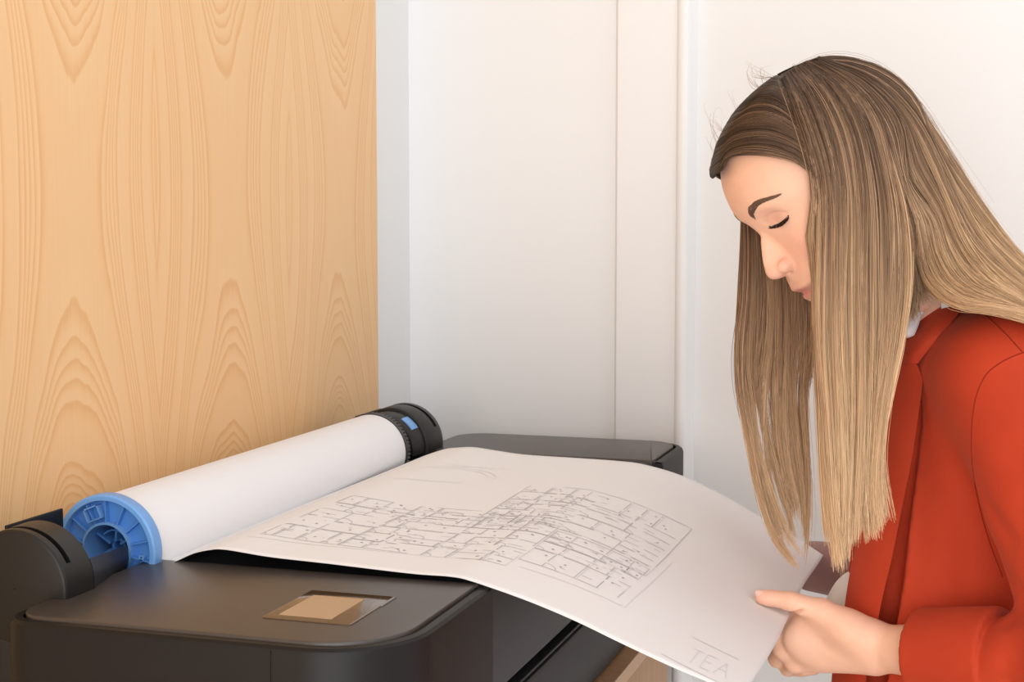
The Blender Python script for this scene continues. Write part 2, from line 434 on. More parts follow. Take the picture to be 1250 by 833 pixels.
def on_sheet(u, v, off=.00035):
    """u 0..1 from roll to held end, v 0..1 from near to far edge"""
    x = np.clip(u, 0, 1) * (NS - 1); y = np.clip(v, 0, 1) * (NTT - 1)
    i = np.minimum(x.astype(int), NS - 2); j = np.minimum(y.astype(int), NTT - 2); a = (x - i)[:, None]; b = (y - j)[:, None]
    def L(G): return G[i, j] * (1 - a) * (1 - b) + G[i + 1, j] * a * (1 - b) + G[i, j + 1] * (1 - a) * b + G[i + 1, j + 1] * a * b
    return L(SP) + L(SN) * off
class Ink:
    def __init__(s): s.v = []; s.f = []; s.k = 0
    def line(s, p, q, w=.0010):
        """segment in (u,v); lengths in metres: sheet is LU x LV"""
        LU, LV = .60, .61
        p = np.array(p, float); q = np.array(q, float); d = (q - p) * (LU, LV); L = np.hypot(*d)
        if L < 1e-5: return
        n = max(2, int(L / .006) + 1); nn = np.array([-d[1], d[0]]) / L * w / 2 / np.array([LU, LV])
        tt = np.linspace(0, 1, n)[:, None]; c = p + (q - p) * tt
        a = c + nn; b = c - nn
        A = on_sheet(a[:, 0], a[:, 1]); B = on_sheet(b[:, 0], b[:, 1])
        s.v.append(np.stack([A, B], 1).reshape(-1, 3))
        i = s.k + 2 * np.arange(n - 1); s.f.append(np.stack([i, i + 1, i + 3, i + 2], -1)); s.k += 2 * n
    def arc(s, c, r, a0, a1, w=.0008, n=16):
        LU, LV = .60, .61
        pts = [(c[0] + r * math.cos(a0 + (a1 - a0) * k / n) / LU, c[1] + r * math.sin(a0 + (a1 - a0) * k / n) / LV) for k in range(n + 1)]
        for p, q in zip(pts, pts[1:]): s.line(p, q, w)
    def build(s, name, m): return mesh_obj(name, np.vstack(s.v), np.vstack(s.f), m, sheet, smooth=False)
def uv_of(px_, py_):
    """sheet coordinates of a spot seen in the photograph"""
    global _P2
    d = SP - CAM; w = d @ FW; X_ = CX + F * (d @ RT) / w; Y_ = CY - F * (d @ UP) / w
    D2 = (X_ - px_) ** 2 + (Y_ - py_) ** 2; i, j = np.unravel_index(np.argmin(D2), D2.shape)
    return i / (NS - 1), j / (NTT - 1)
R = random.Random(5)
main, faint, dots = Ink(), Ink(), Ink()
def rooms(u0, u1, v0, v1, depth):
    du, dv = (u1 - u0) * .6, (v1 - v0) * .61
    if depth == 0 or (du < .03 and dv < .03):
        for _ in range(R.choice((1, 2, 2, 3))):
            cu = u0 + (u1 - u0) * R.uniform(.2, .8); cv = v0 + (v1 - v0) * R.uniform(.2, .8)
            if R.random() < .5: dots.line((cu, cv), (cu + .004, cv), .0028)
            else: main.line((cu, cv), (cu + R.uniform(-.03, .03), cv), .0009)
        if R.random() < .45: main.arc((u0, v0), min(du, dv) * .4, 0, PI / 2, .0008, 8)
        return
    def wall(p, q):
        g = R.uniform(.15, .75); m = (p[0] + (q[0] - p[0]) * g, p[1] + (q[1] - p[1]) * g); e = (p[0] + (q[0] - p[0]) * min(g + .16, 1), p[1] + (q[1] - p[1]) * min(g + .16, 1))
        ink = main if R.random() < .75 else dots
        ink.line(p, m, R.choice((.0010, .0014, .0019))); ink.line(e, q, R.choice((.0010, .0014)))
        if R.random() < .5: faint.line((p[0] + .004, p[1] + .004), (q[0] + .004, q[1] + .004), .0008)
    if du * R.uniform(.7, 1.3) > dv:
        m = u0 + (u1 - u0) * R.uniform(.35, .65); wall((m, v0), (m, v1)); rooms(u0, m, v0, v1, depth - 1); rooms(m, u1, v0, v1, depth - 1)
    else:
        m = v0 + (v1 - v0) * R.uniform(.35, .65); wall((u0, m), (u1, m)); rooms(u0, u1, v0, m, depth - 1); rooms(u0, u1, m, v1, depth - 1)
def outline(u0, u1, v0, v1, gaps=.25):
    for p, q in (((u0, v0), (u1, v0)), ((u1, v0), (u1, v1)), ((u1, v1), (u0, v1)), ((u0, v1), (u0, v0))):
        n = 5
        for k in range(n):
            if R.random() < gaps: continue
            (main if R.random() < .6 else faint).line((p[0] + (q[0] - p[0]) * k / n, p[1] + (q[1] - p[1]) * k / n), (p[0] + (q[0] - p[0]) * (k + 1) / n, p[1] + (q[1] - p[1]) * (k + 1) / n), .0012)
outline(.15, .58, .11, .44, .3); rooms(.15, .37, .11, .44, 5); rooms(.37, .58, .11, .44, 5)
outline(.42, .76, .32, .67, .2); rooms(.42, .58, .36, .66, 5); rooms(.58, .75, .33, .66, 4)
outline(.585, .755, .16, .36, .2); rooms(.585, .755, .16, .36, 4)
faint.line((.775, .13), (.775, .45), .0009); faint.line((.14, .085), (.55, .115), .0008); faint.line((.60, .125), (.77, .135), .0008)
faint.arc((.24, .70), .055, 0, PI * .9); faint.arc((.24, .70), .045, .3, PI * .8); faint.line((.2, .80), (.33, .82)); faint.line((.15, .62), (.28, .66))
# title block with the letters TEA
faint.line((.885, .155), (.965, .15), .0012); faint.line((.865, .028), (.965, .012), .0012)
L0, V0, V1 = .899, .042, .108
ink = Ink()
def letter(segs, u, w):
    for (a, b), (c, d) in segs: ink.line((u + a * w, V0 + b * (V1 - V0)), (u + c * w, V0 + d * (V1 - V0)), .0010)
letter([((0, 1), (1, 1)), ((.5, 1), (.5, 0))], L0, .017)
letter([((0, 0), (0, 1)), ((0, 1), (1, 1)), ((0, .5), (.8, .5)), ((0, 0), (1, 0))], L0 + .023, .016)
letter([((0, 0), (.5, 1)), ((.5, 1), (1, 0)), ((.22, .4), (.78, .4))], L0 + .045, .020)
main.build('plan_lines', INKM); faint.build('faint_lines', INKF); dots.build('plan_symbols', INKD); ink.build('title_letters', INKF)

# ------------------------------------------------------------------ implicit surfaces
def smin(a, b, k):
    h = np.clip(.5 + .5 * (b - a) / k, 0, 1)
    return b + (a - b) * h - k * h * (1 - h)
def smax(a, b, k): return -smin(-a, -b, k)
def capsule(P, a, b, ra, rb):
    a = np.asarray(a); b = np.asarray(b); d = b - a
    t = np.clip(((P - a) @ d) / max(d @ d, 1e-12), 0, 1)
    return np.linalg.norm(P - a - t[:, None] * d, axis=1) - (ra + (rb - ra) * t)
def ellip(P, c, axes, r):
    q = (P - c) @ np.array(axes).T; r = np.array(r)
    k0 = np.linalg.norm(q / r, axis=1); k1 = np.linalg.norm(q / (r * r), axis=1)
    return k0 * (k0 - 1) / np.maximum(k1, 1e-9)
def surfnet(f, lo, hi, h, B=8, slack=1.6):
    lo = np.array(lo, float); hi = np.array(hi, float)
    nb = np.ceil((hi - lo) / (h * B)).astype(int)
    g = np.stack(np.meshgrid(*[np.arange(n) for n in nb], indexing='ij'), -1).reshape(-1, 3)
    cen = lo + (g + .5) * h * B
    d = np.concatenate([f(c) for c in np.array_split(cen, max(1, len(cen) // 200000))])
    g = g[np.abs(d) < h * B * .87 * slack]
    o = np.stack(np.meshgrid(*[np.arange(B + 1)] * 3, indexing='ij'), -1).reshape(-1, 3)
    V = []; Kk = []; E_ = []
    DIM = nb * B + 3; key = lambda c: (c[..., 0] * DIM[1] + c[..., 1]) * DIM[2] + c[..., 2]
    for gs in np.array_split(g, max(1, len(g) // 600)):
        ci = gs[:, None, :] * B + o[None]
        val = f((lo + ci * h).reshape(-1, 3)).reshape(len(gs), B + 1, B + 1, B + 1)
        base = (gs[:, None, None, None, :] * B + np.stack(np.meshgrid(*[np.arange(B)] * 3, indexing='ij'), -1)[None])
        cs = [(i, j, k) for i in (0, 1) for j in (0, 1) for k in (0, 1)]
        cv = np.stack([val[:, i:i + B, j:j + B, k:k + B] for i, j, k in cs], -1)
        sg = cv < 0; act = sg.any(-1) & ~sg.all(-1)
        cv = cv[act]; b = base[act]; sg = sg[act]
        acc = np.zeros((len(b), 3)); cnt = np.zeros(len(b))
        for p in range(8):
            for q in range(p + 1, 8):
                if sum(abs(np.subtract(cs[p], cs[q]))) != 1: continue
                m = sg[:, p] != sg[:, q]
                t_ = cv[m, p] / (cv[m, p] - cv[m, q])
                acc[m] += np.array(cs[p]) + t_[:, None] * (np.array(cs[q]) - np.array(cs[p])); cnt[m] += 1
        V.append(lo + (b + acc / cnt[:, None]) * h); Kk.append(key(b + 1))
        for ax in range(3):
            q = cs.index(tuple(1 if i == ax else 0 for i in range(3)))
            m = sg[:, 0] != sg[:, q]
            E_.append((ax, b[m] + 1, sg[m, 0]))
    V = np.vstack(V); K_ = np.concatenate(Kk); od = np.argsort(K_); V = V[od]; K_ = K_[od]
    Fs = []
    for ax, b, s in E_:
        if not len(b): continue
        a1 = np.zeros(3, int); a2 = np.zeros(3, int); a1[(ax + 1) % 3] = 1; a2[(ax + 2) % 3] = 1
        ks = np.stack([key(b), key(b - a1), key(b - a1 - a2), key(b - a2)], -1)
        ix = np.clip(np.searchsorted(K_, ks), 0, len(K_) - 1); ok = (K_[ix] == ks).all(-1)
        ix = ix[ok]; s = s[ok]
        ix[~s] = ix[~s][:, ::-1]
        Fs.append(ix)
    return V, np.vstack(Fs)
def grad(f, P, e=.0008):
    g = np.stack([f(P + np.eye(3)[i] * e) - f(P - np.eye(3)[i] * e) for i in range(3)], 1)
    return g / np.maximum(np.linalg.norm(g, axis=1, keepdims=True), 1e-9)
def hit(f, x, y, t0=1.1, t1=2.1, n=260):
    """first distance along the sight line where it meets the surface, else the closest approach"""
    T = np.linspace(t0, t1, n); P = CAM + ray(x, y) * T[:, None]; d = f(P)
    i = np.argmax(d < 0) if (d < 0).any() else -1
    if i > 0: return T[i - 1] + (T[i] - T[i - 1]) * d[i - 1] / (d[i - 1] - d[i]), True
    return T[np.argmin(d)], False

# ------------------------------------------------------------------ person: head
HD = 1.50
Hc = at(1015, 235, D=HD); PXM = F / HD
psi = math.radians(10)
Rv, Uv, Nv = RT, UP, -FW
f0 = -.866 * Rv - .5 * Uv
HA = f0 * math.cos(psi) + Nv * math.sin(psi)          # forwards, out of the face
HL = -f0 * math.sin(psi) + Nv * math.cos(psi)         # to her left, the near side
HB = -.5 * Rv + .866 * Uv                             # up through the crown
def head_pt(a, b, c): return Hc + HA * a + HB * b + HL * c
Pb = spline([-.125, -.118, -.108, -.097, -.088, -.082, -.076, -.0715, -.0685, -.0645, -.0598, -.0536, -.048, -.04, -.02, 0, .0108, .0215, .0331, .0543, .0727, .09, .11, .13],
            [.050, .060, .067, .069, .067, .0715, .0755, .0745, .0775, .0822, .0812, .0800, .0785, .0765, .0765, .079, .0830, .0872, .0892, .0872, .0800, .068, .045, .02])
PF_ = spline([-.056, -.0520, -.0490, -.0465, -.0440, -.040, -.036, -.030, -.0235, -.0095, .0015, .0108, .02],
             [.0800, .0810, .0825, .0885, .0950, .0978, .0988, .0982, .0962, .0898, .0845, .0845, .0872])
Wb = spline([-.125, -.11, -.09, -.06, -.03, 0, .03, .07, .11, .13], [.028, .036, .049, .060, .067, .0705, .073, .069, .055, .04])
NW = spline([-.056, -.048, -.043, -.036, -.025, -.01, .01, .02], [.0095, .0115, .0125, .0120, .0100, .0078, .0075, .009])
def f_skull(P, grow=0):
    d = ellip(P, head_pt(-.012, .035, 0), (HA, HB, HL), (.098 + grow, .082 + grow, .074 + grow))
    return d
NECK0 = head_pt(-.030, -.050, 0); NECK1 = at(1165, 415, D=1.555)
def f_head(P):
    q = P - Hc; a = q @ HA; b = q @ HB; c = q @ HL; ca = np.abs(c)
    bb = np.clip(b, -.125, .13)
    pb = Pb(bb); W = Wb(bb)
    e = ca / W
    rho = (np.maximum(a, 0) / pb) ** 2.3 + e ** 2.5
    fc_ = (rho ** (1 / 2.4) - 1) * .060
    # eye sockets
    fc_ = fc_ + .0085 * np.exp(-((ca - .029) / .014) ** 2 - ((b - .0075) / .0105) ** 2) * (a > 0)
    # fuller cheekbone, hollow below
    fc_ = fc_ - .0025 * np.exp(-((ca - .045) / .016) ** 2 - ((b + .022) / .015) ** 2) * (a > 0)
    fc_ = fc_ + .0022 * np.exp(-((ca - .040) / .014) ** 2 - ((b + .058) / .018) ** 2) * (a > 0)
    # mouth corner and lips fall back to the sides
    fc_ = fc_ + .003 * np.exp(-((ca - .025) / .007) ** 2 - ((b + .0705) / .006) ** 2) * (a > 0)
    # brow bone
    fc_ = fc_ - .0014 * np.exp(-((ca - .026) / .016) ** 2 - ((b - .021) / .006) ** 2) * (a > 0)
    fc_ = smax(fc_, -.122 - b + .35 * np.maximum(.05 - a, 0) * -1, .012)
    fc_ = smax(fc_, b - .10, .02); fc_ = smax(fc_, -.02 - a, .02)
    d = smin(fc_, f_skull(P), .018)
    # nose
    bn = np.clip(b, -.056, .02); pn = PF_(bn); w = NW(bn)
    side = np.clip(1 - np.minimum(e, .99) ** 2.5, .01, 1) ** (1 / 2.3) * pb
    ht = np.maximum(pn - pb, 0) + .004
    nz = (a - (side - .004 + ht * np.exp(-(ca / w) ** 2.3))) * .55
    nz = np.maximum(nz, ca - .024); nz = np.maximum(nz, np.maximum(b - .018, -.0545 - b)); nz = np.maximum(nz, .05 - a)
    d = smin(d, nz, .0035)
    near_face = (a > .03)
    al = np.full(len(P), 1.)
    for s in (1, -1):
        al = np.minimum(al, ellip(P, head_pt(.0820, -.0385, s * .0118), (HA, HB, HL), (.0095, .0072, .0058)))
        d2 = ellip(P, head_pt(.0590, .0040, s * .0315), (HA, HB, HL), (.0140, .0128, .0140))
        d = smin(d, d2, .0035)
    d = smin(d, al, .0028)
    d = smin(d, ellip(P, head_pt(.0895, -.0385, 0), (HA, HB, HL), (.0095, .0085, .0095)), .004)
    for s in (1, -1):
        n1 = capsule(P, head_pt(.0860, -.0490, s * .0062), head_pt(.0800, -.0440, s * .0088), .0024, .0028)
        d = smax(d, -n1, .0015)
        # fold of the upper lid and the closed lash line
        for cc, bb_, dp in (((.019, .0050), (.030, .0105), 0), ((.030, .0105), (.044, .0060), 0)):
            pass
    # lid crease: thin groove above the lid sphere
    gr = np.sqrt((b - (.0120 - 26 * (ca - .031) ** 2)) ** 2) 
    d = d + .0011 * np.exp(-(gr / .0011) ** 2) * ((ca > .016) & (ca < .046) & (a > .04))
    g2 = np.abs(b - (-.0010 + 18 * (ca - .031) ** 2))
    d = d + .0008 * np.exp(-(g2 / .0008) ** 2) * ((ca > .019) & (ca < .044) & (a > .04))
    # mouth slit
    g3 = np.abs(b - (-.0712 - 4 * ca ** 2)); d = d + .0014 * np.exp(-(g3 / .0011) ** 2) * ((ca < .023) & (a > .05))
    # ears
    for s in (1, -1):
        ear = ellip(P, head_pt(-.012, -.006, s * .0715), (HA, HB, HL), (.016, .028, .0055))
        ear = smax(ear, -ellip(P, head_pt(-.008, -.004, s * .0780), (HA, HB, HL), (.009, .017, .0055)), .003)
        d = smin(d, ear, .004)
    return d
# ------------------------------------------------------------------ person: arms and hands
def q3(x, y, D): return at(x, y, D=D)
WR = q3(1078, 792, 1.490)
EL = q3(1345, 812, 1.33)
MC = [q3(962, 755, 1.548), q3(955, 773, 1.545), q3(957, 792, 1.545), q3(970, 809, 1.548)]
PIP = [q3(946, 772, 1.578), q3(943, 788, 1.577), q3(949, 804, 1.576), q3(962, 816, 1.574)]
DIP = [q3(964, 784, 1.598), q3(962, 797, 1.598), q3(967, 808, 1.594), q3(978, 818, 1.590)]
TIP = [q3(984, 783, 1.588), q3(984, 796, 1.588), q3(986, 807, 1.586), q3(994, 817, 1.580)]
def sheet_D(x, y):
    d = SP - CAM; w = d @ FW; X_ = CX + F * (d @ RT) / w; Y_ = CY - F * (d @ UP) / w
    k = np.argmin((X_ - x) ** 2 + (Y_ - y) ** 2); return w.ravel()[k]
TD = sheet_D(935, 735)
TH = [q3(1050, 776, 1.492), q3(1003, 747, 1.506), q3(966, 734.5, (1.506 + TD) / 2 - .006), q3(930, 729, TD - .010)]
print('thumb', TD)
def f_arm(P):
    ax = (EL - WR) / np.linalg.norm(EL - WR)
    # forearm and wrist: broader across than deep
    d = capsule(P, WR, EL, .0225, .040)
    for i, (m, r) in enumerate(zip(MC, (.0115, .0118, .0112, .0100))):
        s0 = q3(1066, 780 + i * 8, 1.494)
        d = smin(d, capsule(P, s0, m, .0150, r), .012)
    pad = ellip(P, q3(1012, 779, 1.526), (Rv, Uv, Nv), (.045, .027, .016))
    d = smin(d, pad, .010)
    hh = capsule(P, TH[0], TH[1], .0170, .0130)
    hh = smin(hh, capsule(P, TH[1], TH[2], .0118, .0094), .005)
    hh = smin(hh, capsule(P, TH[2], TH[3], .0096, .0070), .003)
    hh = smin(hh, ellip(P, TH[3] * .7 + TH[2] * .3, (Rv, Uv, Nv), (.0135, .0078, .0082)), .003)
    d = smin(d, hh, .016)
    web = capsule(P, q3(1035, 766, 1.500), q3(990, 757, 1.528), .014, .010)
    d = smin(d, web, .014)
    for i in range(4):
        r = (.0098, .0098, .0093, .0082)[i]
        fg = smin(capsule(P, MC[i], PIP[i], r + .0008, r), capsule(P, PIP[i], DIP[i], r, r - .001), .003)
        fg = smin(fg, capsule(P, DIP[i], TIP[i], r - .001, r - .002), .002)
        d = smin(d, fg, .0032)
    # knuckle bumps and tendons
    for m in MC: d = smin(d, capsule(P, m + Nv * .003, m + Nv * .003, .0102, .0102), .004)
    # crease where the thumb meets the index side
    d = smax(d, -capsule(P, q3(984, 746.5, 1.497), q3(962, 745.5, 1.515), .0013, .0028), .003)
    return d
# far arm: under the sheet's far corner
WR2 = q3(1000, 686, 1.855); EL2 = q3(1240, 765, 1.77)
def f_arm2(P):
    d = capsule(P, WR2, EL2, .0225, .040)
    pal = [q3(925, 684, 1.885), q3(925, 690, 1.88), q3(928, 697, 1.875), q3(933, 703, 1.87)]
    for i, m in enumerate(pal):
        d = smin(d, capsule(P, WR2, m, .014, .0105), .010)
        p1 = m + (-.026 * Rv + .004 * FW); p2 = p1 + (-.012 * Rv - .014 * Uv + .010 * FW)
        d = smin(d, capsule(P, m, p1, .0092, .0088), .003); d = smin(d, capsule(P, p1, p2, .0088, .0070), .002)
    d = smin(d, capsule(P, WR2 - .01 * Rv, q3(955, 686, 1.86), .014, .011), .01)
    d = smin(d, capsule(P, q3(955, 686, 1.86), q3(935, 684, 1.87), .0105, .0075), .004)
    return d
SHN = q3(1240, 455, 1.415); SHF = q3(1215, 450, 1.72)
HIP = at(1290, 960, D=1.575)
def gated(f, c, R_, P):
    """full formula only near c; a safe outer bound elsewhere"""
    r = np.linalg.norm(P - c, axis=1); d = r - R_ + .06; m = r < R_
    if m.any(): d[m] = f(P[m])
    return d
H0 = Hc + 0; ARMC = (WR + q3(960, 780, 1.56)) / 2; ARM2C = (WR2 + q3(930, 690, 1.88)) / 2
def f_fore(P): return capsule(P, WR, EL, .0225, .040)
def f_fore2(P): return capsule(P, WR2, EL2, .0225, .040)
def f_body(P):
    d = gated(f_head, H0, .24, P)
    n = capsule(P, NECK0, NECK1, .050, .052)
    d = smin(d, n, .018)
    d = smin(d, capsule(P, NECK1, at(1215, 500, D=1.575), .055, .085), .03)
    d = smin(d, capsule(P, at(1215, 500, D=1.575), HIP, .085, .09), .03)
    for S, E2 in ((SHN, EL), (SHF, EL2)):
        d = smin(d, capsule(P, at(1205, 470, D=1.575), S, .05, .040), .02)
        d = smin(d, capsule(P, S, E2, .040, .036), .015)
    d = smin(d, np.minimum(gated(f_arm, ARMC, .17, P), f_fore(P)), .012)
    d = smin(d, np.minimum(gated(f_arm2, ARM2C, .17, P), f_fore2(P)), .012)
    return d
# only pay for the fine head / hand formulas near them
HC_ = head_pt(0, 0, 0); HANDC = q3(1000, 775, 1.54)
V, Fc = surfnet(f_body, np.minimum.reduce([Hc - .2, at(900, 900, D=1.5) - .1, at(1400, 1000, D=1.9)*0+np.array([-.35, 1.1, .60])]), np.array([.75, 2.0, 1.62]), .0014)
print('body', len(V), len(Fc))
person = empty('person', tuple(at(1290, 960, D=1.53) * (1, 1, 0)), 'person with long balayage hair and rust-red blazer leaning over the sheet, holding its edge', 'person')
SKIN = mat('skin', (.88, .56, .42), .48, .35, Subsurface_Weight=.12, Subsurface_Scale=.01)
SKIN.node_tree.nodes['Principled BSDF'].inputs['Subsurface Radius'].default_value = (1, .35, .2)
t = NT(SKIN); at_ = t.n('ShaderNodeVertexColor', layer_name='Col'); g_ = t.n('ShaderNodeNewGeometry')
mx = t.n('ShaderNodeMix', data_type='RGBA', blend_type='MULTIPLY'); mx.inputs[0].default_value = 1
t.link(at_.outputs[0], mx.inputs[6]); t.link(t.ramp(t.noise(g_.outputs['Position'], 55, 3), [(.3, (.95, .93, .92)), (.7, (1, 1, 1))]), mx.inputs[7])
t.link(mx.outputs[2], t.b.inputs['Base Color']); t.bump(t.noise(g_.outputs['Position'], 900, 2), .12, .0004)
body = mesh_obj('body', V, Fc, SKIN, person)
# skin colour: lips, lids, cheeks, knuckles
q = V - Hc; a_ = q @ HA; b_ = q @ HB; c_ = np.abs(q @ HL)
base = np.tile(np.array([.83, .50, .355]), (len(V), 1))
def tint(w, col):
    global base
    w = np.clip(w, 0, 1)[:, None]; base = base * (1 - w) + np.array(col) * w
isf = (a_ > .03) & (b_ > -.13) & (np.linalg.norm(q, axis=1) < .17)
tint(isf * .5 * np.exp(-((c_ - .038) / .02) ** 2 - ((b_ + .03) / .02) ** 2), (.81, .39, .28))
tint(isf * .45 * np.exp(-((c_) / .018) ** 2 - ((b_ + .038) / .012) ** 2), (.84, .43, .33))
tint(isf * .55 * np.exp(-((c_ - .030) / .014) ** 2 - ((b_ - .0075) / .009) ** 2), (.66, .33, .235))
lw = isf * (c_ < .026) * np.exp(-((b_ + .071) / .0075) ** 4) * (1 - (c_ / .026) ** 2)
tint(lw * .9, (.68, .27, .23))
for m in MC: tint(.35 * np.exp(-(np.linalg.norm(V - m, axis=1) / .014) ** 2), (.84, .46, .35))
tint(.5 * np.exp(-(np.linalg.norm(V - TH[3], axis=1) / .014) ** 2), (.90, .48, .39))
ca_ = body.data.color_attributes.new('Col', 'FLOAT_COLOR', 'POINT')
ca_.data.foreach_set('color', np.hstack([base, np.ones((len(V), 1))]).astype(np.float32).ravel())
# thumb nail
def tubes(lines, radii, sides=3, closed=False):
    """lines: (n, k, 3); radii: (n, k)"""
    n, k, _ = lines.shape
    T = np.gradient(lines, axis=1); T /= np.maximum(np.linalg.norm(T, axis=2, keepdims=True), 1e-9)
    ref = np.array([.31, .87, .38]); A = np.cross(T, ref); A /= np.maximum(np.linalg.norm(A, axis=2, keepdims=True), 1e-9); Bn = np.cross(T, A)
    ang = np.arange(sides) * 2 * PI / sides
    V_ = lines[:, :, None] + radii[:, :, None, None] * (A[:, :, None] * np.cos(ang)[None, None, :, None] + Bn[:, :, None] * np.sin(ang)[None, None, :, None])
    base_ = np.arange(n)[:, None, None] * k * sides + np.arange(k - 1)[None, :, None] * sides
    s = np.arange(sides)[None, None, :]; s2 = (s + 1) % sides
    Fq = np.stack([base_ + s, base_ + s2, base_ + sides + s2, base_ + sides + s], -1).reshape(-1, 4)
    return V_.reshape(-1, 3), Fq
NAIL = mat('nail', (.84, .52, .45), .25, .5)
nb_ = [TH[2] * .10 + TH[3] * .90, ]
nx = (TH[3] - TH[2]) / np.linalg.norm(TH[3] - TH[2]); nn_ = (Uv * .80 + Nv * .6); nn_ -= nx * (nn_ @ nx); nn_ /= np.linalg.norm(nn_); ny = np.cross(nn_, nx)
nv, n_u, n_v = [], 9, 9
for i in range(n_u):
    for j in range(n_v):
        s_ = i / (n_u - 1) * 2 - 1; r_ = j / (n_v - 1) * 2 - 1
        wdt = .0048 * (1 - .35 * max(0, s_) ** 3) * math.sqrt(max(0, 1 - (abs(s_) ** 3.2) * .65))
        p = TH[3] + nx * (s_ * .0062 + .0005) + ny * r_ * wdt + nn_ * (.0077 - .0026 * r_ * r_ - .0012 * s_ * s_)
        nv.append(p)
nv = np.array(nv); gfn = grid_faces(n_u, n_v); k = len(nv)
mesh_obj('thumb_nail', np.vstack([nv, nv - nn_ * .0015]), np.vstack([gfn, gfn[:, ::-1] + k]), NAIL, body)

# brow, lashes
DARKHAIR = mat('lash_hair', (.035, .018, .012), .6, .2); BROWM = mat('brow_hair', (.17, .10, .066), .6, .2)
def on_face(b, c, lift=0.):
    """point on the front of the face at height b, side c"""
    a = np.linspace(.115, .02, 400); P = Hc + HA * a[:, None] + HB * b + HL * c
    d = f_head(P); i = int(np.argmax(d < 0)); return head_pt(a[i] + lift, b, c)
bc = spline([.0135, .0215, .034, .054], [.0185, .0250, .0280, .0240]); bt = spline([.0135, .022, .034, .054], [.0070, .0074, .0050, .0012])
rr = random.Random(3)
for sgn in (1, -1):
    bl = []
    for k in range(620):
        c = rr.uniform(.0135 if sgn > 0 else .020, .052); tk = float(bt(c)); b0 = float(bc(c)) + rr.uniform(-.5, .5) * tk - .001
        ln = rr.uniform(.004, .006); up_ = (.7 if c < .020 else .3) * ln * (1 - (c - .01) / .055)
        bl.append([on_face(b0 + up_ * s * (1 - .3 * s), sgn * (c + ln * .8 * s), .0002 + .0004 * s) for s in (0, .33, .66, 1)])
    bl = np.array(bl); v_, f_ = tubes(bl, np.tile(np.array([.00022, .0002, .00016, .00006]), (len(bl), 1)))
    mesh_obj('eyebrow', v_, f_, BROWM, body)['kind'] = 'stuff'
    la = []
    for k in range(90):
        c = rr.uniform(.0185, .0445); b0 = -.0002 + 14 * (c - .031) ** 2
        p0 = on_face(b0, sgn * c, 0.); ln = rr.uniform(.004, .0072) * (.6 + .5 * (c - .018) / .026) * (1 if sgn > 0 else .4)
        dr = HA * .70 - HB * .80 + HL * sgn * (c - .028) * 25; dr /= np.linalg.norm(dr)
        la.append([p0, p0 + dr * ln * .4, p0 + dr * ln * .75 + HB * .0006, p0 + dr * ln + HB * .0018])
    for off in (-.0006, -.0002, .0002, .0006):
        cs_ = np.linspace(.0175, .0455, 25)
        for i in range(0, 24, 3):
            la.append([on_face(-.0002 + 14 * (c - .031) ** 2 + off * (1 - abs(c - .034) / .02), sgn * c, .0002) for c in cs_[i:i + 4]])
    la = np.array(la); v_, f_ = tubes(la, np.tile(np.array([.00030, .0003, .0003, .0002]), (len(la), 1)))
    mesh_obj('eyelashes', v_, f_, DARKHAIR, body)['kind'] = 'stuff'
# ------------------------------------------------------------------ person: clothes
D0 = 1.575; MPX = D0 / F
lv = np.array([(345, 1172, 40, .055), (365, 1178, 62, .075), (385, 1186, 90, .110), (420, 1195, 115, .145), (480, 1200, 128, .152), (560, 1201, 140, .138),
               (650, 1201, 155, .128), (720, 1202, 165, .122), (833, 1208, 185, .125), (950, 1218, 200, .150), (1030, 1225, 205, .155)])
ly = -(lv[:, 0] - CY) * MPX; lcx = (lv[:, 1] - CX) * MPX; lhx = lv[:, 2] * MPX; lhn = lv[:, 3]
s_cx, s_hx, s_hn = spline(ly, lcx), spline(ly, lhx), spline(ly, lhn)
def f_torso(P, sh=0.):
    d = P - CAM; x = d @ RT; y = d @ UP; n = D0 - d @ FW
    yc = np.clip(y, ly.min(), ly.max()); hx = s_hx(yc) - sh; hn = s_hn(yc) - sh
    rho = (np.abs((x - s_cx(yc)) / hx) ** 2.3 + np.abs(n / hn) ** 2.3) ** (1 / 2.3)
    dd = (rho - 1) * np.minimum(hx, hn) * .9
    return smax(dd, np.maximum(y - (ly.max() - .004 - sh), ly.min() + sh - y), .02)
CF0, CF1 = q3(1124, 798, 1.462), q3(1222, 806, 1.404)
SL = [(q3(1240, 462, 1.425), .066), (q3(1290, 610, 1.385), .063), (q3(1345, 800, 1.33), .056)]
CREASE = [(1228, 757, 1.365, 1262, 742, 1.32, .006, .007), (1226, 812, 1.345, 1275, 800, 1.29, .006, .006), (1232, 835, 1.35, 1290, 850, 1.29, .007, .006),
          (1222, 700, 1.37, 1262, 760, 1.30, .008, .005), (1240, 735, 1.34, 1300, 700, 1.29, .009, .005), (1206, 600, 1.39, 1230, 660, 1.35, .009, .004), (1235, 560, 1.34, 1262, 700, 1.31, .014, .0035)]
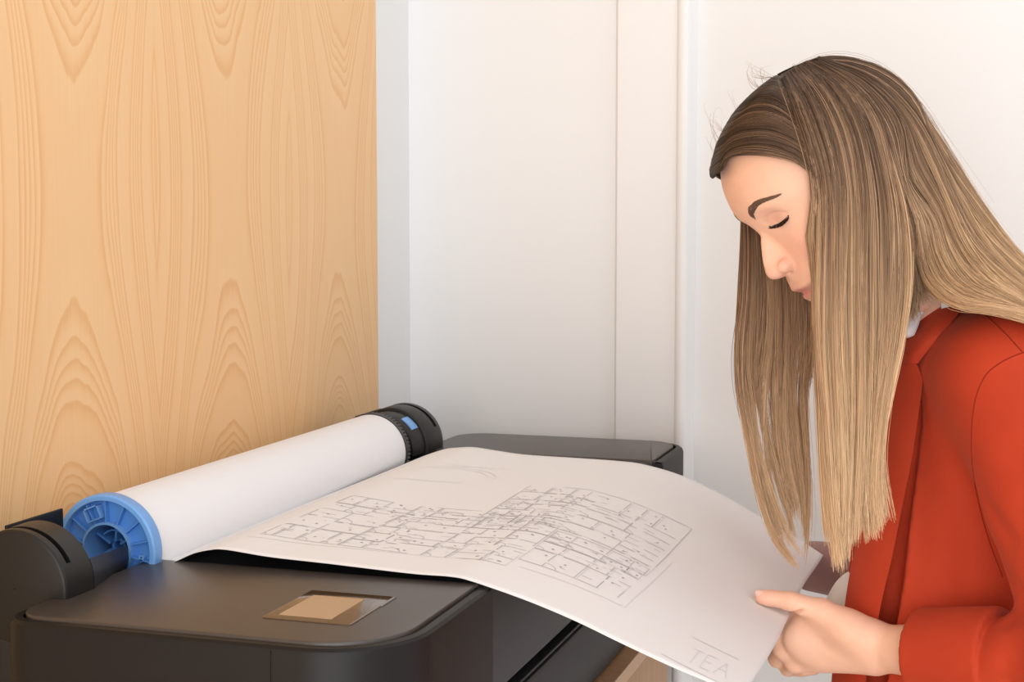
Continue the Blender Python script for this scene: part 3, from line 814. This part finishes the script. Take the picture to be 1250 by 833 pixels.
def f_sleeves(P):
    d = capsule(P, SL[0][0], SL[1][0], SL[0][1], SL[1][1]); d = smin(d, capsule(P, SL[1][0], SL[2][0], SL[1][1], SL[2][1]), .01)
    fo = capsule(P, EL, CF1 * .85 + CF0 * .15, .056, .0395)
    # cloth pushed up in folds above the cuff
    ax = (CF0 - EL) / np.linalg.norm(CF0 - EL); s = (P - EL) @ ax
    side = (P - EL) @ Uv
    fo = fo - .0045 * np.sin((s + .6 * side) * 95) * np.exp(-((s - .13) / .07) ** 2)
    d = smin(d, fo, .02)
    cf = capsule(P, CF0, CF1, .0435, .0492)
    axc = (CF1 - CF0) / np.linalg.norm(CF1 - CF0); tc = (P - CF0) @ axc; Lc = np.linalg.norm(CF1 - CF0)
    cf = smax(cf, np.maximum(-tc + .000, tc - Lc), .003)
    d = smin(d, cf, .002)
    d = smax(d, -smax(capsule(P, CF0 - axc * .05, CF0 + axc * .05, .0375, .0380), tc - .04, .002), .002)
    for (x0, y0, D0_, x1, y1, D1_, wd, dp) in CREASE:
        pa = q3(x0, y0, D0_); t_ = q3(x1, y1, D1_) - pa; s = np.clip(((P - pa) @ t_) / (t_ @ t_), 0, 1)
        d = d + dp * np.exp(-np.sum((P - pa - s[:, None] * t_) ** 2, 1) / wd ** 2)
    # far sleeve
    d2 = capsule(P, q3(1215, 462, 1.71), q3(1280, 640, 1.74), .062, .058); d2 = smin(d2, capsule(P, q3(1280, 640, 1.74), EL2, .058, .056), .01)
    d2 = smin(d2, capsule(P, EL2, q3(1090, 712, 1.825), .056, .043), .02)
    return np.minimum(d, d2)
trench_l = [(1123.5, 490, .0016), (1122, 520, .0030), (1113.5, 580, .0042), (1104, 640, .0060), (1094, 700, .0085), (1082, 768, .0100), (1070, 840, .0110)]
TR = []
for x, y, r in trench_l: TR.append((x, y, hit(f_torso, x, y)[0], r))
def f_jacket(P):
    v = P - CAM; x = v @ RT; y = v @ UP; n = D0 - v @ FW
    kk = np.interp(y, [-.24, -.10, -.02], [.008, .030, .045])
    d = f_torso(P)
    d = d + .0014 * np.sin(9 * x + 22 * y + 3) * np.sin(31 * x - 8 * y) + .0010 * np.sin(55 * x + 20 * y + 20 * n)
    # soft drape folds running down from the bust and shoulder
    for (x0, y0, x1, y1, wd, dp) in ((1150, 520, 1125, 760, .014, .0065), (1172, 600, 1160, 790, .016, .006), (1140, 470, 1132, 600, .009, .004)):
        pa = q3(x0, y0, 1.44); pb_ = q3(x1, y1, 1.46); t_ = pb_ - pa
        s = np.clip(((P - pa) @ t_) / (t_ @ t_), 0, 1); w_ = P - pa - s[:, None] * t_; r2 = (w_ @ RT) ** 2 + (w_ @ UP) ** 2
        d = d + dp * np.exp(-r2 / wd ** 2) * np.sin(PI * np.clip(s, .001, .999)) * (n > 0)
    d = smin(d, f_sleeves(P), kk)
    for (xa, ya, Da, ra), (xb, yb, Db, rb) in zip(TR, TR[1:]):
        for k in (0, .009, .018, .026):
            d = smax(d, -capsule(P, q3(xa, ya, Da + k * min(1, ra / .006)), q3(xb, yb, Db + k * min(1, rb / .006)), ra, rb), .0015)
    # open front between the lapels, open neck
    hx = s_hx(np.clip(y, ly.min(), ly.max())); fx = x - (s_cx(np.clip(y, ly.min(), ly.max())) - hx)
    inner = f_torso(P, .006)
    wedge = np.maximum(np.maximum(np.abs(n + .005) - .028, fx - .10), -inner - .05)
    d = smax(d, -wedge, .003)
    neck = capsule(P, NECK0, at(1150, 392, D=1.555), .054, .050)
    d = smax(d, -neck, .006)
    return d
JACK = mat('rust_red_wool', (.44, .042, .016), .75, .16, Sheen_Weight=.12, Sheen_Roughness=.5)
JACK.node_tree.nodes['Principled BSDF'].inputs['Sheen Tint'].default_value = (1, .45, .3, 1)
t = NT(JACK); g_ = t.n('ShaderNodeNewGeometry')
t.link(t.ramp(t.noise(g_.outputs['Position'], 14, 3), [(.3, (.41, .039, .014)), (.7, (.47, .048, .017))]), t.b.inputs['Base Color'])
t.bump(t.noise(g_.outputs['Position'], 1500, 3), .18, .0004)
SHIRT = mat('white_cotton', (.74, .71, .70), .8, .2)
V, Fc = surfnet(f_jacket, (-.20, 1.05, .55), (.80, 2.05, 1.36), .0028, slack=2.0)
print('jacket', len(V))
jacket = mesh_obj('blazer', V, Fc, JACK, person)

def patch(name, rows, off_l, off_r, thick, m, parent, bulge=.004, ncol=14, nrow=60, yfix=None):
    """cloth flap lying over the jacket: rows = [(y, xleft, xright)] in the picture's frame, laid on the torso surface"""
    rows = np.array(rows, float); ys = np.linspace(rows[0, 0], rows[-1, 0], nrow)
    xl = spline(rows[:, 0], rows[:, 1])(ys); xr = spline(rows[:, 0], rows[:, 2])(ys)
    G = []; Dl = []; Dr = []
    for y, a, b in zip(ys, xl, xr):
        Dr.append(hit(f_torso, max(b, a + 14), y)[0]); Dl.append(hit(f_torso, a + 9, y)[0] )
    ker = np.ones(7) / 7
    Dl = np.convolve(np.pad(Dl, 3, mode='edge'), ker, 'valid'); Dr = np.convolve(np.pad(Dr, 3, mode='edge'), ker, 'valid')
    for y, a, b, dl, dr in zip(ys, xl, xr, Dl, Dr):
        for j in range(ncol):
            u = j / (ncol - 1); D = dl * (1 - u) + dr * u - off_l * (1 - u) - off_r * u - bulge * math.sin(PI * u) + .006 * (1 - u) ** 6
            G.append(q3(a + (b - a) * u, y, D))
    G = np.array(G); gf_ = grid_faces(nrow, ncol); k = len(G); idx = np.arange(k).reshape(nrow, ncol)
    lp = np.concatenate([idx[:, 0], idx[-1, 1:], idx[-2::-1, -1], idx[0, -2:0:-1]]); rim_ = np.stack([lp, np.roll(lp, -1), np.roll(lp, -1) + k, lp + k], -1)
    o = mesh_obj(name, np.vstack([G, G + FW * thick]), np.vstack([gf_, gf_[:, ::-1] + k, rim_[:, ::-1]]), m, parent)
    bm = bmesh.new(); bm.from_mesh(o.data); bmesh.ops.recalc_face_normals(bm, faces=bm.faces); bm.to_mesh(o.data); bm.free()
    o.data.polygons.foreach_set('use_smooth', [True] * len(o.data.polygons)); o.data.set_sharp_from_angle(angle=math.radians(45))
    return o
lapel = patch('lapel', [(432, 1101, 1106), (440, 1098.5, 1114), (447, 1096, 1120.5), (455, 1093, 1123.5), (464, 1091, 1126), (500, 1082, 1122), (560, 1072, 1113), (620, 1058, 1101), (680, 1042, 1089), (740, 1032, 1075), (768, 1029, 1070), (850, 1016, 1052)], .004, .011, .0032, JACK, jacket)
collar = patch('collar', [(352, 1146, 1198), (366, 1137, 1187), (380, 1129, 1173), (400, 1117, 1156), (420, 1107, 1139), (434, 1100, 1128), (444, 1097, 1120.5)], .010, .013, .0032, JACK, jacket, bulge=.007)
# stitched seams
def f_cuff2(P):
    c0, c1 = q3(982, 690, 1.862), q3(1092, 706, 1.822); ax = (c1 - c0) / np.linalg.norm(c1 - c0); tc = (P - c0) @ ax
    d = smax(capsule(P, c0, c1, .0300, .0380), np.maximum(-tc, tc - np.linalg.norm(c1 - c0)), .003)
    return smax(d, -smax(capsule(P, c0 - ax * .05, c0 + ax * .05, .0270, .0275), tc - .04, .002), .002)
V, Fc = surfnet(f_cuff2, q3(1045, 700, 1.84) - .13, q3(1045, 695, 1.84) + .13, .0025)
cf2 = mesh_obj('far_cuff', V, Fc, mat('mauve_cloth', (.33, .20, .19), .6, .2), jacket); cf2['label'] = 'dark mauve cuff of the far sleeve'  # closes the far sleeve's end in one dark mauve
SEAM = mat('seam_red', (.24, .022, .009), .8, .1)
def seam(name, pts, f, r=.0006):
    P = catmull([(x, y, 0) for x, y in pts], 60); L = [q3(x, y, hit(f, x, y)[0] + r * .2) for x, y, _ in P]
    v_, f_ = tubes(np.array([L]), np.full((1, 60), r), 6); return mesh_obj(name, v_, f_, SEAM, jacket)
seam('armhole_seam', [(1262, 427), (1240, 434), (1220, 444), (1203, 459), (1191, 487), (1186, 530), (1188, 575), (1196, 620), (1208, 662), (1224, 705)], f_jacket)
seam('shoulder_seam', [(1203, 385), (1225, 405), (1249, 431)], f_jacket)
def f_shirt(P):
    d = f_torso(P, .056)
    d = smin(d, ellip(P, q3(1078, 760, 1.612), (Rv, Uv, Nv), (.0640, .064, .052)), .02)
    d = smin(d, capsule(P, at(1150, 372, D=1.53), at(1165, 430, D=D0), .0535, .054), .004)
    d = smax(d, -capsule(P, NECK0, NECK1, .0535, .055), .002)
    d = smin(d, capsule(P, q3(1136, 358, 1.486), q3(1108, 402, 1.484), .0060, .0070), .006)
    v = P - CAM; x = v @ RT; y = v @ UP
    return d + .0012 * np.sin(60 * x + 90 * y) - .0008 * np.sin(140 * y - 30 * x)
V, Fc = surfnet(f_shirt, (-.20, 1.15, .55), (.75, 1.95, 1.36), .0035, slack=2.0)
mesh_obj('blouse', V, Fc, SHIRT, person)
# trousers and shoes, below the frame
TROU = mat('dark_trousers', (.03, .03, .035), .8, .2); SHOE = mat('black_leather', (.02, .02, .02), .35, .5)
hipw = at(1250, 985, D=D0)
def f_trou(P):
    d = ellip(P, hipw, (Rv, np.array([0, 0, 1.]), np.cross(Rv, (0, 0, 1))), (.115, .12, .125))
    for s in (-1, 1):
        kn = np.array([hipw[0] - .02, hipw[1], 0.46]) + s * .085 * np.array([-FW[0], -FW[1], 0]); an = kn * (1, 1, 0) + (.0, 0, .09)
        d = smin(d, capsule(P, hipw + s * .08 * np.array([-FW[0], -FW[1], 0]), kn, .085, .062), .03); d = smin(d, capsule(P, kn, an, .062, .050), .01)
    return d
V, Fc = surfnet(f_trou, np.array([hipw[0] - .3, hipw[1] - .35, .02]), np.array([hipw[0] + .3, hipw[1] + .35, 1.0]), .007)
mesh_obj('trousers', V, Fc, TROU, person)
for s in (-1, 1):
    an = np.array([hipw[0] - .02, hipw[1], 0]) + s * .085 * np.array([-FW[0], -FW[1], 0])
    def f_shoe(P, an=an):
        d = capsule(P, an + (0, 0, .075), an + (0, 0, .035), .040, .036)
        d = smin(d, capsule(P, an + Rv * .03 + (0, 0, .034), an - Rv * .155 + (0, 0, .028), .036, .030), .02)
        return smax(d, .002 - P[:, 2], .003)
    V, Fc = surfnet(f_shoe, an - .28, an + .28, .005); mesh_obj('shoe', V, Fc, SHOE, person)
# ------------------------------------------------------------------ person: hair
def f_col(P):
    d = np.minimum(f_facecol(P), capsule(P, NECK0, NECK1, .052, .054))
    return np.minimum(d, f_jfast(P))
def f_facecol(P):
    q = P - Hc; a = q @ HA; b = q @ HB; c = np.abs(q @ HL); bb = np.clip(b, -.125, .13)
    d = (((np.maximum(a, 0) / Pb(bb)) ** 2.3 + (c / Wb(bb)) ** 2.5) ** (1 / 2.4) - 1) * .060
    d = smax(smax(smax(d, b - .10, .02), -.02 - a, .02), -.122 - b, .02)
    d = smin(d, f_skull(P), .018) - .0050
    return np.minimum(d, ellip(P, Hc - HA * .012 - HB * .006 + HL * .0715, (HA, HB, HL), (.016, .028, .0060)))
def f_jfast(P):
    d = np.minimum(f_torso(P), f_sleeves(P)); return d - .012
def skullD(x, y, grow):
    """where the sight line meets the hair-thick skull, or passes closest"""
    f = lambda P: f_facecol(P) - (grow - .009)
    return hit(f, x, y, 1.3, 1.6, 160)
NK = 30
def G(*pts, lift=.0175):
    """guide: (x, y) lies on the head; (x, y, D) hangs free"""
    out = []
    for p in pts:
        if len(p) == 2:
            D_ = skullD(p[0], p[1], lift)[0]
            if p[0] > 995 and p[1] > 170: D_ = min(D_, D_ + (1.410 - D_) * min(1, (p[1] - 170) / 60))
            Q = q3(p[0], p[1], D_)[None]
            if p[1] < 215:
                for _ in range(2): Q = Q - grad(f_facecol, Q) * (f_facecol(Q) - (lift - .009))[:, None]
            out.append(Q[0])
        else: out.append(q3(*p))
    return catmull(out, NK)
R2 = np.random.default_rng(11)
HV, HF, HC_, HK = {}, {}, {}, {}
def strands(key, guides, n, nclump, thick, clump=(.15, .75), jit=.0012, wav=.0012, cut=.10, rad=.00030, tone=(0., 1.), tipr=.35, endspread=1.0, ragged=None):
    Gd = np.array(guides); m = len(Gd)
    if m == 1: Gd = np.repeat(Gd, 2, 0); m = 2
    tt = np.linspace(0, 1, NK)
    def curve(u, v):
        x = u * (m - 1); i = np.minimum(x.astype(int), m - 2); f = (x - i)[:, None, None]
        f = f * f * (3 - 2 * f) * .35 + f * .65
        C_ = Gd[i] * (1 - f) + Gd[i + 1] * f
        dep = np.clip((tt - .10) * 2.5, .12, 1)[None, :, None]
        return C_ + FW[None, None] * (v[:, None, None] * thick * dep)
    uc = np.sort(R2.random(nclump)); vc = R2.random(nclump)
    CC = curve(uc, vc)
    u = R2.random(n); v = R2.random(n) ** 1.0
    near_ = np.argmin(np.abs(u[:, None] - uc[None]) + .15 * np.abs(v[:, None] - vc[None]) + .01 * R2.random((n, nclump)), axis=1)
    S_ = curve(u, v)
    k = (clump[0] + (clump[1] - clump[0]) * tt ** .8)[None, :, None] * R2.uniform(.5, 1.15, (n, 1, 1)).clip(0, 1.05)
    S_ = S_ * (1 - k) + CC[near_] * k
    ph = R2.random((n, 3, 1)) * 6.28; fr_ = R2.uniform(3, 11, (n, 3, 1)); amp = (wav * (.15 + tt[None, None] ** 1.3)) * R2.standard_normal((n, 3, 1)) * .7
    S_ = S_ + (amp * np.sin(ph + fr_ * tt[None, None])).transpose(0, 2, 1)
    cph = R2.random((nclump, 3, 1)) * 6.28; cw = (1.6 * wav * (.1 + tt[None, None])) * R2.standard_normal((nclump, 3, 1)); cwv = (cw * np.sin(cph + 5 * tt[None, None])).transpose(0, 2, 1)
    S_ = S_ + cwv[near_]
    S_ = S_ + R2.standard_normal((n, 1, 3)) * jit * (.3 + tt[None, :, None])
    # uneven lengths
    L = 1 - cut * R2.random(n) ** 1.5 - cut * .8 * R2.random(nclump)[near_]
    ts = tt[None] * L[:, None] * (NK - 1); i = np.minimum(ts.astype(int), NK - 2); f = (ts - i)[..., None]
    r_ = np.arange(n)[:, None]; S_ = S_[r_, i] * (1 - f) + S_[r_, i + 1] * f
    # keep clear of head and clothes
    P = S_.reshape(-1, 3)
    tg = np.repeat(.0008 + .0045 * (1 - v) * min(1, abs(thick) / .004 + .3), NK)
    for _ in range(3):
        d = f_col(P); mk = d < tg - .0003
        if not mk.any(): break
        g_n = grad(f_col, P[mk]); P[mk] += g_n * (tg[mk] - d[mk])[:, None]
    S_ = P.reshape(n, NK, 3)
    rd = rad * (1 - (1 - tipr) * tt[None] ** 2.5) * R2.uniform(.75, 1.25, (n, 1))
    v_, f_ = tubes(S_, rd, 3)
    # colour: dark root to fair tip, by strand and by lock
    tn = tone[0] + (tone[1] - tone[0]) * ts / (NK - 1)
    cl = R2.standard_normal(nclump)[near_]; st = R2.standard_normal(n)
    hl = (R2.random(nclump)[near_] < .28) * .12
    tn = tn + (.050 * cl + .06 * st)[:, None] + (hl * 1)[:, None] * (tt[None] > .05)
    stops = np.array([0, .15, .35, .55, .75, 1.]); cols = np.array([(.030, .018, .012), (.065, .038, .024), (.175, .103, .062), (.40, .245, .145), (.60, .385, .220), (.80, .55, .325)])
    c = np.stack([np.interp(tn, stops, cols[:, q_]) for q_ in range(3)], -1)
    c = c * (1 + .10 * st[:, None, None]).clip(.7, 1.3)
    off = sum(len(a) for a in HV.get(key, []))
    HV.setdefault(key, []).append(v_); HF.setdefault(key, []).append(f_ + off); HC_.setdefault(key, []).append(np.repeat(c.reshape(-1, 3), 3, 0))
ND = 1.405
# near side curtain, front lock to back
cur = [
 G((955, 97), (968, 128), (981, 165), (992, 205), (996, 250, 1.425), (997, 310, 1.420), (998, 380, 1.418), (1001, 450, 1.415), (1006, 540, 1.412), (1012, 620, 1.41), (1022, 705, 1.41)),
 G((960, 90), (978, 125), (993, 165), (1006, 210), (1010, 260, 1.415), (1009, 330, 1.410), (1008, 420, 1.405), (1014, 520, 1.40), (1020, 620, 1.40), (1030, 705, 1.40)),
 G((968, 85), (992, 120), (1010, 165), (1020, 210), (1024, 260), (1024, 330, ND), (1026, 420, ND), (1032, 520, ND), (1034, 610, ND), (1030, 690, ND)),
 G((978, 80), (1008, 115), (1030, 160), (1042, 210), (1046, 260), (1046, 330, ND), (1046, 420, ND - .003), (1046, 520, ND - .003), (1044, 610, ND - .003), (1042, 672, ND)),
 G((985, 77), (1022, 108), (1048, 150), (1063, 205), (1068, 260), (1068, 330, ND), (1068, 420, ND - .005), (1064, 520, ND - .005), (1062, 600, ND - .005), (1068, 668, ND)),
 G((992, 76), (1034, 104), (1064, 145), (1082, 200), (1090, 260), (1092, 330, ND + .004), (1088, 410, ND - .003), (1078, 500, ND - .005), (1072, 590, ND - .005), (1078, 660, ND - .002)),
 G((996, 75), (1042, 100), (1076, 142), (1098, 200), (1108, 260), (1112, 330, ND + .012), (1104, 400, ND), (1088, 480, ND - .004), (1078, 560, ND - .005), (1092, 640, ND - .004)),
]
strands('curtain', cur, 5200, 120, .016, clump=(.12, .62), jit=.0010, wav=.0020, cut=.09, rad=.00031, tone=(.13, 1.05))
strands('curtain', [g_ + FW * .020 for g_ in cur], 2200, 60, .016, clump=(.1, .5), wav=.0016, cut=.12, rad=.00036, tone=(.16, .92))
# back hair over the shoulder
bk = [
 G((1000, 74), (1050, 104), (1086, 150), (1108, 210), (1120, 270), (1126, 320, 1.425), (1140, 352, 1.40), (1170, 372, 1.375), (1215, 378, 1.355), (1275, 392, 1.35)),
 G((1000, 73), (1058, 102), (1098, 150), (1124, 210), (1140, 265, 1.425), (1154, 310, 1.41), (1178, 345, 1.39), (1215, 364, 1.37), (1250, 380, 1.36), (1290, 398, 1.355)),
 G((1000, 72), (1064, 98), (1108, 142), (1138, 200, 1.445), (1160, 255, 1.43), (1182, 300, 1.415), (1212, 335, 1.40), (1245, 362, 1.385), (1300, 405, 1.37)),
 G((1000, 70), (1070, 94), (1118, 138), (1150, 196, 1.465), (1176, 250, 1.45), (1202, 295, 1.43), (1238, 335, 1.415), (1300, 392, 1.39)),
 G((958, 93, 1.495), (985, 77, 1.492), (1030, 76, 1.49), (1072, 93, 1.485), (1112, 130, 1.483), (1142, 175, 1.48), (1170, 222, 1.47), (1200, 268, 1.46), (1236, 312, 1.445), (1310, 380, 1.425)),
 G((952, 94, 1.50), (976, 80, 1.50), (1008, 70, 1.50), (1046, 74, 1.50), (1082, 92, 1.50), (1116, 126, 1.50), (1146, 172, 1.495), (1174, 218, 1.49), (1204, 264, 1.48), (1240, 310, 1.46), (1310, 378, 1.44)),
]
strands('back_hair', bk, 6500, 140, .016, clump=(.12, .55), jit=.0010, wav=.0020, cut=.02, rad=.00033, tone=(.12, .90))
# far half of the back hair, over the crown and down her back
bk2 = [
 bk[5] + FW * .002,
 G((954, 95, 1.51), (985, 78, 1.515), (1045, 78, 1.525), (1085, 96, 1.535), (1120, 134, 1.54), (1152, 180, 1.56), (1182, 230, 1.56), (1215, 280, 1.56), (1250, 325, 1.56), (1315, 395, 1.56)),
 G((1000, 78, 1.54), (1045, 90, 1.565), (1085, 115, 1.58), (1120, 155, 1.59), (1150, 200, 1.60), (1180, 250, 1.61), (1215, 300, 1.62), (1250, 345, 1.62), (1315, 410, 1.62)),
 G((990, 95, 1.56), (1030, 120, 1.59), (1065, 155, 1.60), (1095, 200, 1.605), (1120, 250, 1.61), (1145, 300, 1.62), (1180, 345, 1.64), (1230, 380, 1.65), (1300, 430, 1.66)),
]
strands('back_hair', bk2, 2200, 50, .010, clump=(.1, .5), wav=.0015, cut=.02, rad=.0005, tone=(.2, .8))
# fill between curtain and back hair, tucked behind the shoulder
fl = [
 G((998, 76), (1040, 104), (1074, 148), (1096, 210), (1106, 270), (1110, 330, 1.43), (1112, 360, 1.435), (1108, 385, 1.43), (1102, 412, 1.43)),
 G((998, 76), (1046, 104), (1082, 150), (1106, 210), (1117, 270), (1121, 318, 1.44), (1126, 340, 1.44), (1134, 354, 1.435), (1150, 364, 1.42)),
]
strands('back_hair', fl, 1100, 40, .020, clump=(.1, .5), wav=.0018, cut=.10, rad=.00036, tone=(.18, .62))
# dark smooth front section, from the parting across the temple and under the curtain
fr = [
 G((881, 212), (884, 199), (895, 190), (918, 187), (945, 189), (972, 196), (990, 208) , lift=.0125),
 G((881, 190), (892, 178), (908, 172), (932, 170), (958, 176), (982, 190), (998, 220) , lift=.0125),
 G((888, 165), (903, 153), (922, 148), (946, 149), (968, 160), (988, 180), (1001, 215) , lift=.0125),
 G((904, 140), (920, 130), (938, 128), (958, 136), (976, 152), (990, 180), (1003, 215) , lift=.0125),
 G((925, 115), (938, 110), (952, 114), (966, 130), (980, 155), (992, 185), (1005, 220) , lift=.0125),
 G((948, 94), (956, 98), (965, 112), (976, 138), (985, 165), (995, 190), (1008, 225) , lift=.0125),
]
def over_mid(g_):
    """start each strand just across the parting line"""
    q_ = g_[0] - Hc; Q = (g_[0] - HL * ((q_ @ HL) + .007))[None]
    for _ in range(3): Q = Q - grad(f_facecol, Q) * (f_facecol(Q) - .0035)[:, None]
    return catmull(np.vstack([Q, g_[1:]]), NK)
fr = [over_mid(g_) for g_ in fr]
strands('front_hair', fr, 5200, 110, .004, clump=(.1, .45), jit=.0005, wav=.0006, cut=.05, rad=.00034, tone=(.03, .30))
# the same over the far temple
def mirror(g_):
    q_ = g_ - Hc; c_ = q_ @ HL; return g_ - 2 * c_[:, None] * HL
strands('front_hair', [mirror(g_) for g_ in fr], 1500, 50, .0, clump=(.1, .45), jit=.0005, wav=.0006, cut=.05, rad=.0005, tone=(.03, .32))
# top of the head between the parting and the crown
tp = [G((950, 92, 1.49), (958, 86, 1.49), (975, 76, 1.495), (1000, 69, 1.50)), G((955, 100), (970, 96), (990, 92), (1010, 95)), G((952, 96, 1.52), (965, 90, 1.54), (985, 85, 1.56), (1005, 86, 1.57))]
# far curtain, hanging behind the face
fa = [
 G((898, 190, 1.565), (903, 230, 1.572), (906, 262, 1.575), (906, 310, 1.575), (903, 370, 1.573), (898, 430, 1.57), (902, 490, 1.568), (916, 550, 1.565), (930, 610, 1.56), (950, 665, 1.555), (982, 700, 1.55)),
 G((905, 180, 1.575), (912, 225, 1.585), (917, 270, 1.588), (919, 330, 1.588), (917, 400, 1.585), (914, 460, 1.58), (922, 530, 1.577), (936, 600, 1.572), (952, 652, 1.57), (974, 690, 1.565)),
 G((915, 175, 1.585), (925, 225, 1.597), (931, 275, 1.60), (934, 340, 1.60), (934, 410, 1.597), (930, 470, 1.592), (934, 530, 1.588), (944, 590, 1.585), (956, 640, 1.58), (966, 672, 1.58)),
 G((925, 170, 1.59), (940, 225, 1.60), (948, 280, 1.605), (952, 350, 1.605), (953, 420, 1.60), (950, 480, 1.597), (952, 540, 1.595), (964, 590, 1.59), (974, 630, 1.588), (968, 668, 1.585)),
 G((940, 165, 1.595), (955, 225, 1.605), (966, 285, 1.61), (970, 350, 1.61), (968, 420, 1.605), (966, 480, 1.60), (972, 545, 1.597), (980, 600, 1.595), (984, 640, 1.59), (982, 672, 1.59)),
 G((960, 160, 1.597), (975, 225, 1.607), (986, 285, 1.61), (992, 360, 1.61), (990, 430, 1.605), (984, 490, 1.60), (985, 550, 1.60), (986, 600, 1.597), (986, 645, 1.595), (985, 690, 1.59)),
]
strands('far_curtain', fa, 1500, 26, .010, clump=(.15, .93), jit=.0008, wav=.0030, cut=.10, rad=.00033, tone=(.22, .95))
strands('far_curtain', [np.vstack([g_[:1], catmull(g_[:19], NK)[1:]]) for g_ in fa] + [catmull(G((975, 160, 1.597), (990, 225, 1.605), (1005, 300, 1.61), (1010, 380, 1.60), (1010, 450, 1.60)), NK)], 1900, 60, .014, clump=(.1, .5), jit=.001, wav=.002, cut=.14, rad=.00036, tone=(.24, .62))
# loose strands
for k in range(46):
    x0, y0 = 955 + R2.uniform(-8, 50), 84 + R2.uniform(-6, 12)
    pth = k % 3
    if pth == 0:
        a_ = R2.uniform(0, 1); ox = R2.uniform(4, 16); g_ = G((880 + 70 * a_, 200 - 105 * a_, 1.49), (872 + 66 * a_ - ox * .5, 190 - 100 * a_, 1.49), (868 + 66 * a_ - ox, 178 - 92 * a_ - ox, 1.48), (880 + 66 * a_ - ox, 160 - 85 * a_ - ox, 1.48))
    elif pth == 1:
        o_ = R2.uniform(0, 7); g_ = bk[5] + (RT * .7 + UP * .7) * (o_ / 1240) * np.linspace(0, 1.4, NK)[:, None]
    else:
        o_ = R2.uniform(-.006, .012); g_ = cur[int(R2.integers(0, 7))] + RT * R2.uniform(-.012, .008) - FW * abs(o_)
    strands('loose_strands', [g_, g_ + RT * .0015], 2, 1, .002, clump=(0, 0), wav=.004, cut=.3, rad=.00016, tone=(.25, .8))
HAIRM = mat('hair', (.2, .1, .05), .40, .22)
t = NT(HAIRM); at_ = t.n('ShaderNodeVertexColor', layer_name='Col'); t.link(at_.outputs[0], t.b.inputs['Base Color'])
hair = None
for key in ('curtain', 'back_hair', 'front_hair', 'far_curtain', 'loose_strands'):
    v_ = np.vstack(HV[key]); f_ = np.vstack(HF[key]); c_ = np.vstack(HC_[key])
    if hair is None:
        nm = 'hair'
    o = mesh_obj(nm if hair is None else {'back_hair': 'back_lengths', 'front_hair': 'front_section', 'far_curtain': 'far_lengths', 'loose_strands': 'loose_strands'}[key], v_, f_, HAIRM, person if hair is None else hair)
    o['kind'] = 'stuff'
    ca_ = o.data.color_attributes.new('Col', 'FLOAT_COLOR', 'POINT'); ca_.data.foreach_set('color', np.hstack([c_, np.ones((len(c_), 1))]).astype(np.float32).ravel())
    if hair is None: hair = o
# close-fitting layer of hair on the scalp
CAPM = mat('scalp_hair', (.040, .025, .017), .6, .2)
def f_cap(P):
    q = P - Hc; a = q @ HA; b = q @ HB; c = np.abs(q @ HL); bb = np.clip(b, -.125, .13)
    fd = (((np.maximum(a, 0) / Pb(bb)) ** 2.3 + (c / Wb(bb)) ** 2.5) ** (1 / 2.4) - 1) * .060
    fd = smax(smax(fd, b - .10, .02), -.02 - a, .02)
    d = smin(fd, f_skull(P), .018) - .0045
    line = np.interp(a, [-.02, .0, .0085, .020, .0338, .06, .085], [-.02, .018, .036, .052, .0640, .0745, .080])
    return smax(d, (line - b) * .8, .003)
V, Fc = surfnet(f_cap, Hc - .17, Hc + .17, .0022)
mesh_obj('scalp_layer', V, Fc, CAPM, hair)
# ------------------------------------------------------------------ light
w = bpy.data.worlds.new('World'); SC.world = w; w.use_nodes = True
bg = w.node_tree.nodes['Background']; bg.inputs[0].default_value = (.99, .993, 1.0, 1); bg.inputs[1].default_value = 1.02
def area(name, loc, tgt, size, power, col=(1, 1, 1), sy=None):
    l = bpy.data.lights.new(name, 'AREA'); l.energy = power; l.color = col; l.size = size
    if sy: l.shape = 'RECTANGLE'; l.size_y = sy
    o = bpy.data.objects.new(name, l); COL.objects.link(o); o.location = loc
    from mathutils import Vector
    o.rotation_euler = (Vector(tgt) - Vector(loc)).to_track_quat('-Z', 'Y').to_euler()
    return o
area('window_and_fill_light', (1.6, -1.2, 2.4), (-.2, 1.7, 1.1), 1.6, 15, (1, .99, .98))
area('ceiling_light', (.2, 1.2, 2.65), (.0, 1.5, 1.0), 1.2, 2, (1, .98, .96))

area('window_and_fill_light', (.3, -2.3, 1.15), (.0, 2.0, .75), 2.6, 66, (.99, .995, 1.0), 2.0)  # added fill behind the camera, not the window; lifts lower wall, sheet, face

# ------------------------------------------------------------------ camera
cam = bpy.data.cameras.new('camera'); co = bpy.data.objects.new('camera', cam); COL.objects.link(co)
cam.sensor_width = 36; cam.lens = F / 1250 * 36; cam.clip_start = .05
from mathutils import Matrix
M_ = Matrix(((RT[0], UP[0], -FW[0], CAM[0]), (RT[1], UP[1], -FW[1], CAM[1]), (RT[2], UP[2], -FW[2], CAM[2]), (0, 0, 0, 1)))
co.matrix_world = M_
SC.camera = co
vs = SC.view_settings; vs.view_transform = 'Standard'; vs.look = 'None'; vs.gamma = 1; vs.use_curve_mapping = False; vs.exposure = 0.05
